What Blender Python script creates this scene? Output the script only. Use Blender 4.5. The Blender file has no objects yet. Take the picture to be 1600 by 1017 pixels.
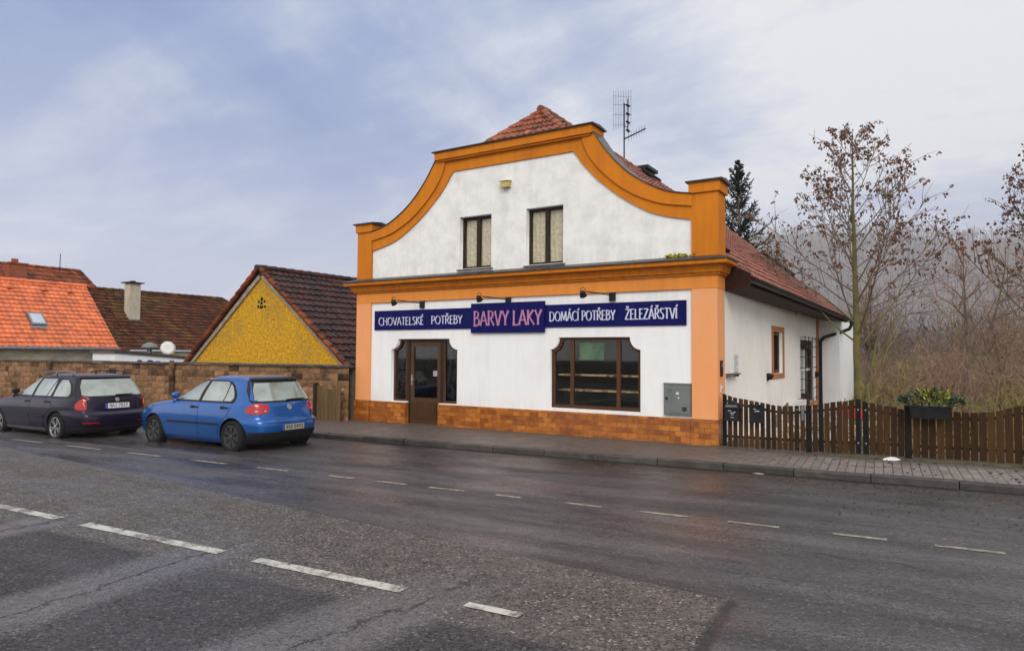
import bpy, bmesh, math, random
from mathutils import Vector, Matrix, noise
R = math.radians
rnd = random.Random(7)
S = bpy.context.scene
COL = S.collection

# ------------------------------------------------------------------ materials
def _nt(name):
    m = bpy.data.materials.new(name); m.use_nodes = True
    nt = m.node_tree; b = nt.nodes['Principled BSDF']
    return m, nt, b
class NB:
    """small node helper"""
    def __init__(s, nt): s.nt = nt; s.n = nt.nodes; s.l = nt.links
    def new(s, t, **k):
        n = s.n.new(t)
        for a, v in k.items(): setattr(n, a, v)
        return n
    def link(s, a, b): s.l.new(a, b)
    def setin(s, sock, v):
        if hasattr(v, 'is_output') or isinstance(v, bpy.types.NodeSocket): s.l.new(v, sock)
        else: sock.default_value = v
    def math(s, op, a, b=0.0, c=None, clamp=False):
        n = s.new('ShaderNodeMath', operation=op); n.use_clamp = clamp
        s.setin(n.inputs[0], a); s.setin(n.inputs[1], b)
        if c is not None: s.setin(n.inputs[2], c)
        return n.outputs[0]
    def vmath(s, op, a, b):
        n = s.new('ShaderNodeVectorMath', operation=op)
        s.setin(n.inputs[0], a); s.setin(n.inputs[1], b)
        return n.outputs[0]
    def noise(s, vec, scale, detail=4, rough=.55, dist=0):
        n = s.new('ShaderNodeTexNoise'); s.setin(n.inputs['Vector'], vec)
        n.inputs['Scale'].default_value = scale; n.inputs['Detail'].default_value = detail
        n.inputs['Roughness'].default_value = rough; n.inputs['Distortion'].default_value = dist
        return n.outputs['Fac']
    def voro(s, vec, scale, out='Distance', feature='F1'):
        n = s.new('ShaderNodeTexVoronoi', feature=feature); s.setin(n.inputs['Vector'], vec)
        n.inputs['Scale'].default_value = scale
        return n.outputs[out]
    def ramp(s, f, a, b, lo=0., hi=1.):
        n = s.new('ShaderNodeMapRange'); n.clamp = True
        s.setin(n.inputs['Value'], f)
        for i, v in enumerate((a, b, lo, hi)): s.setin(n.inputs[1 + i], v)
        return n.outputs[0]
    def mix(s, f, a, b, mode='MIX'):
        n = s.new('ShaderNodeMix', data_type='RGBA', blend_type=mode)
        s.setin(n.inputs[0], f)
        for i, v in ((6, a), (7, b)):
            if isinstance(v, tuple) and len(v) == 3: v = v + (1,)
            s.setin(n.inputs[i], v)
        return n.outputs[2]
    def coord(s, which='Object', scale=None):
        o = s.new('ShaderNodeTexCoord').outputs[which]
        if scale:
            o = s.vmath('MULTIPLY', o, scale)
        return o
    def sep(s, v):
        n = s.new('ShaderNodeSeparateXYZ'); s.link(v, n.inputs[0]); return n.outputs
    def comb(s, x, y, z):
        n = s.new('ShaderNodeCombineXYZ')
        for i, v in enumerate((x, y, z)): s.setin(n.inputs[i], v)
        return n.outputs[0]
    def bump(s, h, strength, dist=.01, nrm=None):
        n = s.new('ShaderNodeBump'); n.inputs['Strength'].default_value = strength
        n.inputs['Distance'].default_value = dist; s.setin(n.inputs['Height'], h)
        if nrm: s.link(nrm, n.inputs['Normal'])
        return n.outputs[0]
    def attr(s, name):
        n = s.new('ShaderNodeAttribute'); n.attribute_name = name; return n.outputs['Fac']

def mat(name, c1, c2=None, rough=.7, scale=4., bump=0., bscale=40., bdist=.01, metal=0., spec=.5, coat=0.,
        tint=0., stretch=(1, 1, 1), lo=.35, hi=.65, c3=None, s3=1.3, lo3=.55, hi3=.75, detail=6):
    m, nt, b = _nt(name); k = NB(nt)
    v = k.coord('Object', stretch)
    col = None
    if c2 is None: c2 = tuple(x * .85 for x in c1)
    col = k.mix(k.ramp(k.noise(v, scale, detail), lo, hi), c1, c2)
    if c3: col = k.mix(k.ramp(k.noise(v, s3, 5, .6), lo3, hi3), col, c3)
    if tint:
        t = k.ramp(k.attr('tint'), 0, 1, 1 - tint, 1 + tint)
        col = k.mix(1.0, col, k.comb(t, t, t), 'MULTIPLY')
    k.link(col, b.inputs['Base Color'])
    b.inputs['Roughness'].default_value = rough
    b.inputs['Metallic'].default_value = metal
    b.inputs['Specular IOR Level'].default_value = spec
    b.inputs['Coat Weight'].default_value = coat
    b.inputs['Coat Roughness'].default_value = .06
    if bump: k.link(k.bump(k.noise(v, bscale, 5, .6), bump, bdist), b.inputs['Normal'])
    return m

def glass_mat(name, tintc=(.8, .85, .82), fres=.12, mirror=.0):
    m, nt, b = _nt(name); k = NB(nt); nt.nodes.remove(b)
    tr = k.new('ShaderNodeBsdfTransparent'); tr.inputs[0].default_value = tintc + (1,)
    gl = k.new('ShaderNodeBsdfGlossy'); gl.inputs[0].default_value = (.9, .93, .95, 1); gl.inputs['Roughness'].default_value = .03
    lw = k.new('ShaderNodeLayerWeight'); lw.inputs[0].default_value = .25
    f = k.math('ADD', k.math('MULTIPLY', lw.outputs['Fresnel'], .42), fres, clamp=True)
    mx = k.new('ShaderNodeMixShader'); k.link(f, mx.inputs[0]); k.link(tr.outputs[0], mx.inputs[1]); k.link(gl.outputs[0], mx.inputs[2])
    k.link(mx.outputs[0], nt.nodes['Material Output'].inputs[0])
    return m

def brick_mat(name, cols, mortar, bw, bh, ms=.008, rough=.5, bump=.5, spec=.4, offset=.5, dirt=None):
    m, nt, b = _nt(name); k = NB(nt)
    x, y, z = k.sep(k.coord('Object'))
    v = k.comb(k.math('ADD', x, y), z, 0.0)
    t = k.new('ShaderNodeTexBrick'); t.offset = offset
    k.link(v, t.inputs['Vector'])
    t.inputs['Scale'].default_value = 1; t.inputs['Brick Width'].default_value = bw; t.inputs['Row Height'].default_value = bh
    t.inputs['Mortar Size'].default_value = ms; t.inputs['Mortar Smooth'].default_value = .3; t.inputs['Bias'].default_value = 0
    t.inputs['Color1'].default_value = (0, 0, 0, 1); t.inputs['Color2'].default_value = (1, 1, 1, 1); t.inputs['Mortar'].default_value = (.5, .5, .5, 1)
    n1 = k.noise(v, 7, 6, .65)
    f = k.math('ADD', k.math('MULTIPLY', t.outputs['Color'], .45), k.math('SUBTRACT', k.math('MULTIPLY', n1, 1.05), .12))
    cr = k.new('ShaderNodeValToRGB'); k.link(f, cr.inputs[0])
    e = cr.color_ramp.elements
    while len(e) < len(cols): e.new(.5)
    for i, c in enumerate(cols):
        e[i].position = .2 + .75 * i / (len(cols) - 1); e[i].color = c + (1,)
    col = k.mix(t.outputs['Fac'], cr.outputs[0], mortar)
    if dirt: col = k.mix(k.ramp(k.noise(k.coord('Object'), 2.2, 6, .7), .5, .8, 0, .8), col, dirt)
    k.link(col, b.inputs['Base Color'])
    b.inputs['Roughness'].default_value = rough; b.inputs['Specular IOR Level'].default_value = spec
    h = k.math('ADD', k.math('MULTIPLY', k.math('SUBTRACT', 1.0, t.outputs['Fac']), 1.0), k.math('MULTIPLY', k.noise(v, 60, 4), .35))
    k.link(k.bump(h, bump, .006), b.inputs['Normal'])
    return m

def plaster(name, c, stain, streak=.5, low=.45, high=.8, bump=.25, scale=1.1):
    m, nt, b = _nt(name); k = NB(nt)
    v = k.coord('Object')
    n1 = k.noise(v, scale, 7, .65)
    n2 = k.noise(k.vmath('MULTIPLY', v, (5, 5, .45)), 1.2, 6, .6)
    f = k.math('ADD', k.math('MULTIPLY', k.ramp(n1, low, high), 1 - streak), k.math('MULTIPLY', k.ramp(n2, low, high), streak), clamp=True)
    col = k.mix(f, c, stain)
    col = k.mix(k.ramp(k.noise(v, 9, 6, .7), .35, .7, 0, .12), col, stain)
    zz = k.sep(v)[2]; n3 = k.noise(k.vmath('MULTIPLY', v, (7, 7, .6)), 1.0, 5, .65)
    for z0, z1, a_ in ((.54, .85, .45), (3.95, 3.56, .5), (2.55, 2.94, .3)):
        col = k.mix(k.math('MULTIPLY', k.math('MULTIPLY', k.ramp(zz, z0, z1, 1 if z0 < 1 else 0, 0 if z0 < 1 else 1), k.ramp(k.math('ABSOLUTE', k.math('SUBTRACT', zz, z1 if z0 > 1 else z0)), .38, .42, 1, 0)), k.ramp(n3, .42, .68, 0, a_)), col, stain)
    k.link(col, b.inputs['Base Color']); b.inputs['Roughness'].default_value = .85; b.inputs['Specular IOR Level'].default_value = .2
    k.link(k.bump(k.noise(v, 70, 6, .65), bump, .006), b.inputs['Normal'])
    return m

MT = {}
MT['white'] = plaster('white_plaster', (.84, .83, .82), (.62, .60, .58), .5, .5, .9)
MT['white_old'] = plaster('weathered_white_plaster', (.84, .83, .81), (.52, .50, .48), .2, .42, .85, .35, 2.4)
MT['white_side'] = plaster('side_white_plaster', (.84, .80, .75), (.6, .56, .5), .3, .5, .9)
MT['orange'] = plaster('orange_plaster', (.62, .20, .010), (.38, .105, .012), .55, .42, .82)
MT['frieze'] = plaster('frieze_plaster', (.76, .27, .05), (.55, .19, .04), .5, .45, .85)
MT['rust_plaster'] = plaster('rusty_orange_plaster', (.44, .17, .07), (.34, .14, .07), .3, .45, .8)
MT['salmon'] = plaster('salmon_plaster', (.80, .32, .12), (.74, .40, .22), .3, .45, .8)
MT['flashing'] = mat('metal_flashing', (.035, .03, .03), (.07, .065, .065), .4, 6, .1, 30, metal=.3)
MT['plinth'] = brick_mat('plinth_tile', [(.13, .032, .006), (.26, .07, .008), (.41, .125, .012), (.56, .20, .028)], (.16, .055, .012), .21, .098, .005, .35, .5, .5, dirt=(.16, .045, .012))
MT['brown_wood'] = mat('brown_wood', (.045, .02, .010), (.085, .036, .016), .45, 3, .15, 60, stretch=(8, 8, 1), lo=.3, hi=.7)
MT['door_wood'] = mat('door_wood', (.10, .045, .014), (.05, .02, .008), .45, 3, .15, 60, stretch=(8, 8, 1), lo=.3, hi=.7)
MT['dark_wood'] = mat('dark_window_wood', (.02, .012, .009), (.04, .022, .014), .5, 5, stretch=(6, 6, 1))
MT['black'] = mat('black_metal', (.012, .012, .013), (.02, .02, .02), .45, 8)
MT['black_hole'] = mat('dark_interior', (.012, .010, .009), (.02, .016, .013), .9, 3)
MT['glass'] = glass_mat('window_glass', (.92, .92, .9), .02)
MT['glass_side'] = glass_mat('sidelight_glass', (.55, .55, .55), .03)
MT['curtain'] = mat('lace_curtain', (.86, .77, .58), (.6, .52, .37), .9, 14, .2, 60)
MT['lace'] = mat('patterned_lace', (.22, .21, .22), (.03, .025, .025), .9, 9, 0, lo=.47, hi=.53, stretch=(1.3, 1, .8))
MT['shelf'] = mat('shelf_board', (.62, .42, .24), (.16, .09, .05), .7, 5, stretch=(2, 1, 1), lo=.5, hi=.56)
MT['poster'] = mat('green_poster', (.02, .11, .03), (.10, .22, .07), .7, 3, lo=.4, hi=.6)
MT['banner'] = mat('blue_banner', (.002, .003, .075), (.003, .004, .09), .6, 2, spec=.12)
MT['letter_white'] = mat('pale_lettering', (.62, .62, .78), (.55, .55, .72), .6, 4)
MT['letter_pink'] = mat('pink_lettering', (.50, .20, .34), (.42, .17, .32), .6, 8)
MT['cab_grey'] = mat('cabinet_grey', (.15, .165, .155), (.125, .14, .13), .5, 3, .1, 60)
MT['silver'] = mat('silver_metal', (.5, .5, .5), (.4, .4, .4), .35, 8, metal=.8)
MT['zinc'] = mat('grey_metal', (.22, .23, .24), (.15, .15, .16), .4, 8, metal=.6)
MT['white_plastic'] = mat('white_plastic', (.75, .74, .7), (.65, .64, .6), .5, 6)
MT['cream'] = mat('cream_plastic', (.55, .42, .12), (.38, .29, .08), .5, 4)
MT['paper'] = mat('paper_notice', (.74, .73, .70), (.6, .59, .57), .8, 30)
MT['tile_red'] = mat('red_clay_tile', (.29, .07, .018), (.16, .035, .012), .6, 3, .3, 50, tint=.45, c3=(.09, .035, .022), lo3=.52, hi3=.75)
MT['tile_red_old'] = mat('old_red_clay_tile', (.25, .065, .032), (.15, .038, .02), .55, 3, .3, 50, tint=.4, c3=(.12, .045, .035), lo3=.5, hi3=.75)
MT['tile_dark'] = mat('dark_brown_tile', (.058, .019, .014), (.032, .012, .011), .38, 3, .3, 50, tint=.5, c3=(.03, .018, .02), lo3=.45, hi3=.7)
MT['tile_brown'] = mat('mossy_brown_tile', (.10, .028, .010), (.05, .017, .008), .5, 2, .3, 50, tint=.5, c3=(.10, .065, .018), s3=.6, lo3=.48, hi3=.75)
MT['tile_orange'] = mat('orange_clay_tile', (.66, .165, .05), (.52, .115, .035), .5, 2, .2, 50, tint=.25, c3=(.5, .12, .05), lo3=.5, hi3=.8)
MT['tile_ruddy'] = mat('ruddy_old_tile', (.21, .05, .014), (.12, .03, .012), .6, 3, .3, 50, tint=.5, c3=(.06, .03, .012), lo3=.5, hi3=.75)
MT['yellow'] = mat('yellow_roughcast', (.76, .42, .032), (.46, .24, .018), .9, 10, 1.0, 16, .06, c3=(.34, .22, .06), s3=1.0, lo3=.5, hi3=.8)
MT['trim_white'] = mat('pale_verge_trim', (.42, .36, .29), (.28, .22, .17), .8, 5)
MT['grey_plaster'] = mat('grey_old_plaster', (.50, .46, .36), (.30, .27, .2), .9, 2, .3, 30, c3=(.42, .34, .04), s3=.9, lo3=.58, hi3=.7, stretch=(1, 1, 1.6))
MT['brick_red'] = brick_mat('chimney_brick', [(.16, .035, .012), (.28, .06, .02), (.34, .08, .03)], (.22, .12, .08), .25, .08, .01, .8, .6, .2)
MT['cream_render'] = mat('pale_render', (.52, .46, .36), (.38, .33, .26), .9, 3, .3, 30, stretch=(3, 3, .6))
MT['block'] = mat('split_face_block', (.30, .165, .085), (.19, .105, .055), .9, 8, .9, 26, .03, tint=.3, c3=(.08, .05, .03), s3=1.4, lo3=.56, hi3=.75)
MT['block_dark'] = mat('dark_stained_block', (.16, .085, .04), (.06, .035, .022), .9, 6, .9, 26, .03, tint=.5)
MT['mortar'] = mat('wall_mortar', (.17, .125, .085), (.10, .07, .05), .95, 6)
MT['coping'] = mat('concrete_coping', (.11, .095, .085), (.05, .045, .04), .8, 5, .3, 30)
MT['picket'] = mat('brown_stained_board', (.036, .017, .008), (.062, .03, .011), .65, 3, .3, 50, stretch=(9, 9, .8), lo=.3, hi=.7, tint=.4, spec=.25)
MT['picket_dark'] = mat('black_stained_board', (.010, .008, .008), (.017, .013, .011), .65, 3, .2, 50, stretch=(9, 9, 1), tint=.3)
MT['old_board'] = mat('weathered_grey_brown_board', (.13, .085, .035), (.08, .05, .025), .85, 4, .3, 40, stretch=(9, 9, .8), tint=.4)
MT['bark_moss'] = mat('mossy_bark', (.155, .14, .035), (.10, .085, .035), .9, 5, .6, 40, stretch=(1, 1, .5))
MT['twig'] = mat('grey_brown_twig', (.20, .16, .12), (.13, .10, .075), .9, 5)
MT['twig_green'] = mat('olive_twig', (.30, .25, .09), (.2, .155, .07), .9, 5)
MT['twig_red'] = mat('reddish_twig', (.32, .20, .145), (.22, .14, .10), .9, 5)
MT['seed_brown'] = mat('brown_seed_bunch', (.19, .085, .045), (.10, .05, .032), .85, 3)
MT['seed_orange'] = mat('orange_brown_leaf', (.24, .095, .02), (.13, .05, .015), .85, 3)
MT['needle'] = mat('spruce_needle', (.012, .02, .012), (.03, .036, .02), .9, 4)
MT['leaf_dark'] = mat('evergreen_leaf', (.012, .035, .015), (.025, .055, .02), .5, 6)
MT['leaf_yellow'] = mat('yellow_green_leaf', (.33, .31, .03), (.2, .22, .03), .6, 6)
MT['leaf_pale'] = mat('pale_green_leaf', (.07, .13, .06), (.12, .18, .10), .5, 6)
MT['red_board'] = mat('red_paint', (.5, .03, .03), (.4, .03, .03), .6, 5)
MT['snow'] = mat('old_snow', (.8, .82, .85), (.6, .6, .6), .7, 9, .5, 20)
MT['dirty_snow'] = mat('dirty_snow', (.35, .32, .29), (.2, .18, .16), .7, 19, .5, 40)
MT['soffit'] = mat('dark_brown_soffit', (.022, .010, .007), (.045, .016, .010), .6, 3, stretch=(6, .5, 6), lo=.3, hi=.7)
MT['fascia'] = mat('reddish_fascia', (.05, .018, .010), (.03, .012, .008), .6, 3)
MT['tyre'] = mat('tyre_rubber', (.012, .012, .012), (.02, .02, .02), .8, 20)
MT['blackplastic'] = mat('black_plastic', (.012, .012, .013), (.018, .018, .02), .5, 20)
MT['rim_black'] = mat('black_hubcap', (.02, .02, .022), (.03, .03, .03), .3, 10, coat=.5)
MT['alloy'] = mat('alloy_rim', (.42, .42, .43), (.34, .34, .35), .3, 10, metal=.8)
MT['paint_blue'] = mat('blue_car_paint', (.003, .080, .31), (.004, .085, .33), .25, 2, metal=.4, spec=.25, coat=.75)
MT['paint_navy'] = mat('dark_navy_car_paint', (.010, .007, .024), (.013, .0065, .019), .3, 2, metal=.1, spec=.15, coat=.4)
MT['red_lens'] = mat('red_lens', (.48, .004, .004), (.36, .003, .003), .15, 3, coat=.4)
MT['pale_lens'] = mat('pale_lens', (.55, .40, .36), (.45, .3, .28), .12, 3, coat=1.)
MT['plate_white'] = mat('number_plate_white', (.7, .7, .68), (.6, .6, .58), .45, 9)
MT['plate_dirty'] = mat('number_plate_dull', (.42, .38, .30), (.33, .30, .24), .45, 9)
MT['plate_blue'] = mat('plate_blue_band', (.01, .03, .35), None, .5)
MT['ink'] = mat('black_ink', (.01, .01, .01), None, .6)
MT['car_glass'] = mat('tinted_car_glass', (.29, .335, .31), (.15, .18, .165), .08, 1.6, spec=.9, coat=1., lo=.35, hi=.6)
MT['truck_white'] = mat('white_panel', (.88, .89, .9), (.8, .81, .82), .4, 3)
MT['truck_blue'] = mat('blue_panel_lettering', (.01, .03, .32), None, .5)
MT['wood_pale'] = mat('weathered_plank', (.16, .11, .06), (.09, .065, .04), .85, 4, stretch=(9, 9, .8))

for _n, _v in dict(picket=.1, picket_dark=.08, old_board=.1, tyre=.12, blackplastic=.2, black=.15, dark_wood=.15, soffit=.1, fascia=.1, flashing=.25, brown_wood=.2, door_wood=.25, twig=.1, twig_green=.1, twig_red=.1,
    needle=.12, tile_dark=.12, tile_brown=.1, tile_ruddy=.15, block=.1, block_dark=.1, mortar=.1, coping=.15, seed_brown=.1, black_hole=.05, orange=.2, salmon=.2, yellow=.1, ink=.1, poster=.2).items():
    MT[_n].node_tree.nodes['Principled BSDF'].inputs['Specular IOR Level'].default_value = _v
# ------------------------------------------------------------------ mesh building
class MB:
    def __init__(s): s.v = []; s.f = []; s.t = []; s.m = []
    def add(s, verts, faces, tint=.5, mi=0):
        o = len(s.v); s.v += [tuple(v) for v in verts]
        for f in faces: s.f.append(tuple(o + i for i in f)); s.t.append(tint); s.m.append(mi)
    def box(s, x0, x1, y0, y1, z0, z1, tint=.5, mi=0, jit=0):
        p = [(x, y, z) for z in (z0, z1) for y in (y0, y1) for x in (x0, x1)]
        if jit: p = [tuple(c + rnd.uniform(-jit, jit) for c in q) for q in p]
        s.add(p, [(0, 2, 3, 1), (4, 5, 7, 6), (0, 1, 5, 4), (2, 6, 7, 3), (0, 4, 6, 2), (1, 3, 7, 5)], tint, mi)
    def obox(s, c, ax, ay, az, tint=.5, mi=0):
        c, ax, ay, az = map(Vector, (c, ax, ay, az))
        p = [c + ax * i + ay * j + az * k for k in (-1, 1) for j in (-1, 1) for i in (-1, 1)]
        s.add(p, [(0, 2, 3, 1), (4, 5, 7, 6), (0, 1, 5, 4), (2, 6, 7, 3), (0, 4, 6, 2), (1, 3, 7, 5)], tint, mi)
    def prism(s, poly, fn0, fn1, tint=.5, mi=0):
        n = len(poly); v = [fn0(*p) for p in poly] + [fn1(*p) for p in poly]
        s.add(v, [tuple(range(n))[::-1], tuple(range(n, 2 * n))] + [(i, (i + 1) % n, n + (i + 1) % n, n + i) for i in range(n)], tint, mi)
    def tube(s, pts, rad, n=6, cap=True, tint=.5, mi=0):
        pts = [Vector(p) for p in pts]
        if not isinstance(rad, (list, tuple)): rad = [rad] * len(pts)
        u = None; V = []
        for i, p in enumerate(pts):
            d = (pts[min(i + 1, len(pts) - 1)] - pts[max(i - 1, 0)])
            d = d.normalized() if d.length > 1e-9 else Vector((0, 0, 1))
            if u is None: u = d.orthogonal().normalized()
            u = (u - d * u.dot(d))
            u = u.normalized() if u.length > 1e-6 else d.orthogonal().normalized()
            w = d.cross(u)
            for j in range(n):
                a = 2 * math.pi * j / n
                V.append(p + (u * math.cos(a) + w * math.sin(a)) * rad[i])
        F = [(i * n + j, i * n + (j + 1) % n, (i + 1) * n + (j + 1) % n, (i + 1) * n + j) for i in range(len(pts) - 1) for j in range(n)]
        if cap: F += [tuple(range(n))[::-1], tuple((len(pts) - 1) * n + j for j in range(n))]
        s.add(V, F, tint, mi)
    def lathe(s, prof, M, n=24, mi=0):
        """prof (r, h) about the local z axis, closed ring list; M a 4x4"""
        V = []
        for r, h in prof:
            for j in range(n):
                a = 2 * math.pi * j / n; V.append(M @ Vector((r * math.cos(a), r * math.sin(a), h)))
        k = len(prof)
        F = [(i * n + j, i * n + (j + 1) % n, (i + 1) * n + (j + 1) % n, (i + 1) * n + j) for i in range(k - 1) for j in range(n)]
        F += [tuple(range(n))[::-1], tuple((k - 1) * n + j for j in range(n))]
        s.add(V, F, .5, mi)
    def grid(s, P, nu, nv, tint=.5, mi=0):
        V = [P(i / nu, j / nv) for j in range(nv + 1) for i in range(nu + 1)]
        s.add(V, [(j * (nu + 1) + i, j * (nu + 1) + i + 1, (j + 1) * (nu + 1) + i + 1, (j + 1) * (nu + 1) + i) for j in range(nv) for i in range(nu)], tint, mi)
    def mesh(s, name, smooth=False, recalc=True):
        me = bpy.data.meshes.new(name); me.from_pydata(s.v, [], s.f)
        a = me.attributes.new('tint', 'FLOAT', 'FACE'); a.data.foreach_set('value', s.t)
        me.polygons.foreach_set('material_index', s.m)
        if recalc:
            bm = bmesh.new(); bm.from_mesh(me); bmesh.ops.recalc_face_normals(bm, faces=bm.faces); bm.to_mesh(me); bm.free()
        if smooth: me.polygons.foreach_set('use_smooth', [True] * len(me.polygons))
        me.update(); return me

WORLD = {}
def link(o, parent=None, world=True):
    COL.objects.link(o)
    if parent is not None:
        o.parent = parent
        if world:
            o.matrix_parent_inverse = WORLD[parent.name].inverted(); WORLD[o.name] = Matrix.Identity(4)
        else: WORLD[o.name] = WORLD[parent.name].copy()
    else: WORLD[o.name] = Matrix.Identity(4)
    return o
def obj(name, mb, m, parent=None, world=True, smooth=False, autosmooth=None):
    me = mb if isinstance(mb, bpy.types.Mesh) else mb.mesh(name, smooth)
    if smooth and isinstance(mb, bpy.types.Mesh): me.polygons.foreach_set('use_smooth', [True] * len(me.polygons))
    ms = m if isinstance(m, (list, tuple)) else [m]
    me.materials.clear()
    for x in ms: me.materials.append(MT[x] if isinstance(x, str) else x)
    o = bpy.data.objects.new(name, me)
    if autosmooth: 
        try: me.set_sharp_from_angle(angle=R(autosmooth))
        except Exception: pass
    return link(o, parent, world)
def tag(o, label, cat, group=None):
    o['label'] = label; o['category'] = cat
    if group: o['group'] = group
    return o
def thing(name, label, cat, loc=(0, 0, 0), rz=0, group=None, mtx=None):
    o = bpy.data.objects.new(name, None); COL.objects.link(o); o.empty_display_size = .2
    M = mtx if mtx is not None else Matrix.Translation(loc) @ Matrix.Rotation(rz, 4, 'Z')
    o.matrix_world = M; WORLD[o.name] = M.copy()
    return tag(o, label, cat, group)
def struct(name, mb, m, mtx=None, smooth=False, kind='structure'):
    o = obj(name, mb, m, smooth=smooth); o['kind'] = kind
    if mtx is not None: o.matrix_world = mtx; WORLD[o.name] = mtx.copy()
    return o
def plate(outer, holes, y0, y1, plane='XZ', x=0):
    """flat wall with holes: polygons in (a, z), between depth y0 and y1 (plane XZ) or in (y, z) at x (plane YZ)"""
    cu = bpy.data.curves.new('c', 'CURVE'); cu.dimensions = '2D'; cu.fill_mode = 'BOTH'
    for poly in [outer] + holes:
        sp = cu.splines.new('POLY'); sp.points.add(len(poly) - 1); sp.use_cyclic_u = True
        for i, (a, b) in enumerate(poly): sp.points[i].co = (a, b, 0, 1)
    cu.extrude = abs(y1 - y0) / 2
    o = bpy.data.objects.new('c', cu); COL.objects.link(o)
    dg = bpy.context.evaluated_depsgraph_get(); me = bpy.data.meshes.new_from_object(o.evaluated_get(dg))
    bpy.data.objects.remove(o); bpy.data.curves.remove(cu)
    mid = (y0 + y1) / 2
    for v in me.vertices:
        a, b, h = v.co
        v.co = (a, mid + h, b) if plane == 'XZ' else (mid + h, a, b)
    bm = bmesh.new(); bm.from_mesh(me); bmesh.ops.remove_doubles(bm, verts=bm.verts, dist=1e-5)
    bmesh.ops.recalc_face_normals(bm, faces=bm.faces); bm.to_mesh(me); bm.free()
    me.materials.clear(); return me
def text_mesh(txt, size, extr=.0015):
    cu = bpy.data.curves.new('t', 'FONT'); cu.body = txt; cu.size = size; cu.extrude = extr; cu.align_x = 'CENTER'; cu.align_y = 'CENTER'
    cu.resolution_u = 3
    o = bpy.data.objects.new('t', cu); COL.objects.link(o)
    dg = bpy.context.evaluated_depsgraph_get(); me = bpy.data.meshes.new_from_object(o.evaluated_get(dg))
    bpy.data.objects.remove(o); bpy.data.curves.remove(cu); return me
def interp(tab, x):
    if x <= tab[0][0]: return tab[0][1]
    for (a, b), (c, d) in zip(tab, tab[1:]):
        if x <= c: return b + (d - b) * (x - a) / (c - a)
    return tab[-1][1]
def smoothtab(tab, x):
    """monotone-ish cubic through a table"""
    n = len(tab)
    if x <= tab[0][0]: return tab[0][1]
    if x >= tab[-1][0]: return tab[-1][1]
    for i in range(n - 1):
        if x <= tab[i + 1][0]: break
    def slope(j):
        if j <= 0: return (tab[1][1] - tab[0][1]) / (tab[1][0] - tab[0][0])
        if j >= n - 1: return (tab[-1][1] - tab[-2][1]) / (tab[-1][0] - tab[-2][0])
        d0 = (tab[j][1] - tab[j - 1][1]) / (tab[j][0] - tab[j - 1][0]); d1 = (tab[j + 1][1] - tab[j][1]) / (tab[j + 1][0] - tab[j][0])
        return 0 if d0 * d1 <= 0 else 2 * d0 * d1 / (d0 + d1)
    h = tab[i + 1][0] - tab[i][0]; t = (x - tab[i][0]) / h
    m0, m1 = slope(i) * h, slope(i + 1) * h
    return (2 * t**3 - 3 * t**2 + 1) * tab[i][1] + (t**3 - 2 * t**2 + t) * m0 + (-2 * t**3 + 3 * t**2) * tab[i + 1][1] + (t**3 - t**2) * m1

# tiled roof slope between four corners: eave A->B, ridge D->C
def tile_slope(mb, A, B, C, D, tw=.21, tl=.34, keep=None, amp=.028, lift=.035):
    A, B, C, D = map(Vector, (A, B, C, D))
    nu = max(1, round(((B - A).length + (C - D).length) / 2 / tw)) if (C - D).length > .3 else max(1, round((B - A).length / tw))
    nv = max(1, round(((D - A).length + (C - B).length) / 2 / tl))
    N0 = (B - A).cross(D - A).normalized()
    if N0.z < 0: N0 = -N0
    def P(u, v): return (A.lerp(B, u)).lerp(D.lerp(C, u), v)
    prof = [(0, .2), (.22, 1), (.45, .55), (.7, -.1), (1.0, .2)]
    for j in range(nv):
        for i in range(nu):
            if keep and not keep((i + .5) / nu, (j + .5) / nv): continue
            t = rnd.random(); dz = rnd.uniform(-.006, .006)
            V = []
            for vv, hh in ((j / nv, lift), ((j + 1.12) / nv, .0)):
                for a, h in prof:
                    V.append(P((i + a) / nu, min(vv, 1.0)) + N0 * (h * amp + hh + dz))
            for a, h in prof: V.append(P((i + a) / nu, j / nv) + N0 * (h * amp + dz - .012))
            n = len(prof); F = []
            for q in range(n - 1):
                F.append((q, q + 1, n + q + 1, n + q)); F.append((2 * n + q, 2 * n + q + 1, q + 1, q))
            mb.add(V, F, t)
def ridge_tiles(mb, A, B, r=.11, step=.36):
    A, B = Vector(A), Vector(B); d = (B - A); n = max(1, round(d.length / step)); d = d / n
    for i in range(n):
        p = A + d * i; q = A + d * (i + 1.08); t = rnd.random()
        mb.tube([p - Vector((0, 0, .02)), q - Vector((0, 0, .03))], [r, r * .86], 8, True, t)

# ------------------------------------------------------------------ street frame (the street runs 3.5 degrees off the shop front and falls to the left)
SA = math.atan(.0619); _s, _c = math.sin(SA), math.cos(SA)
def gz(x, y): return .01 * x + .001 * y
RM = Matrix(((_c, -_s, 0, 0), (_s, _c, 0, 0), (.01 * _c + .001 * _s, -.01 * _s + .001 * _c, 1, 0), (0, 0, 0, 1)))
def street(a, b, z=0.): return RM @ Vector((a, b, z))
KERB = 10.63

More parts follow.
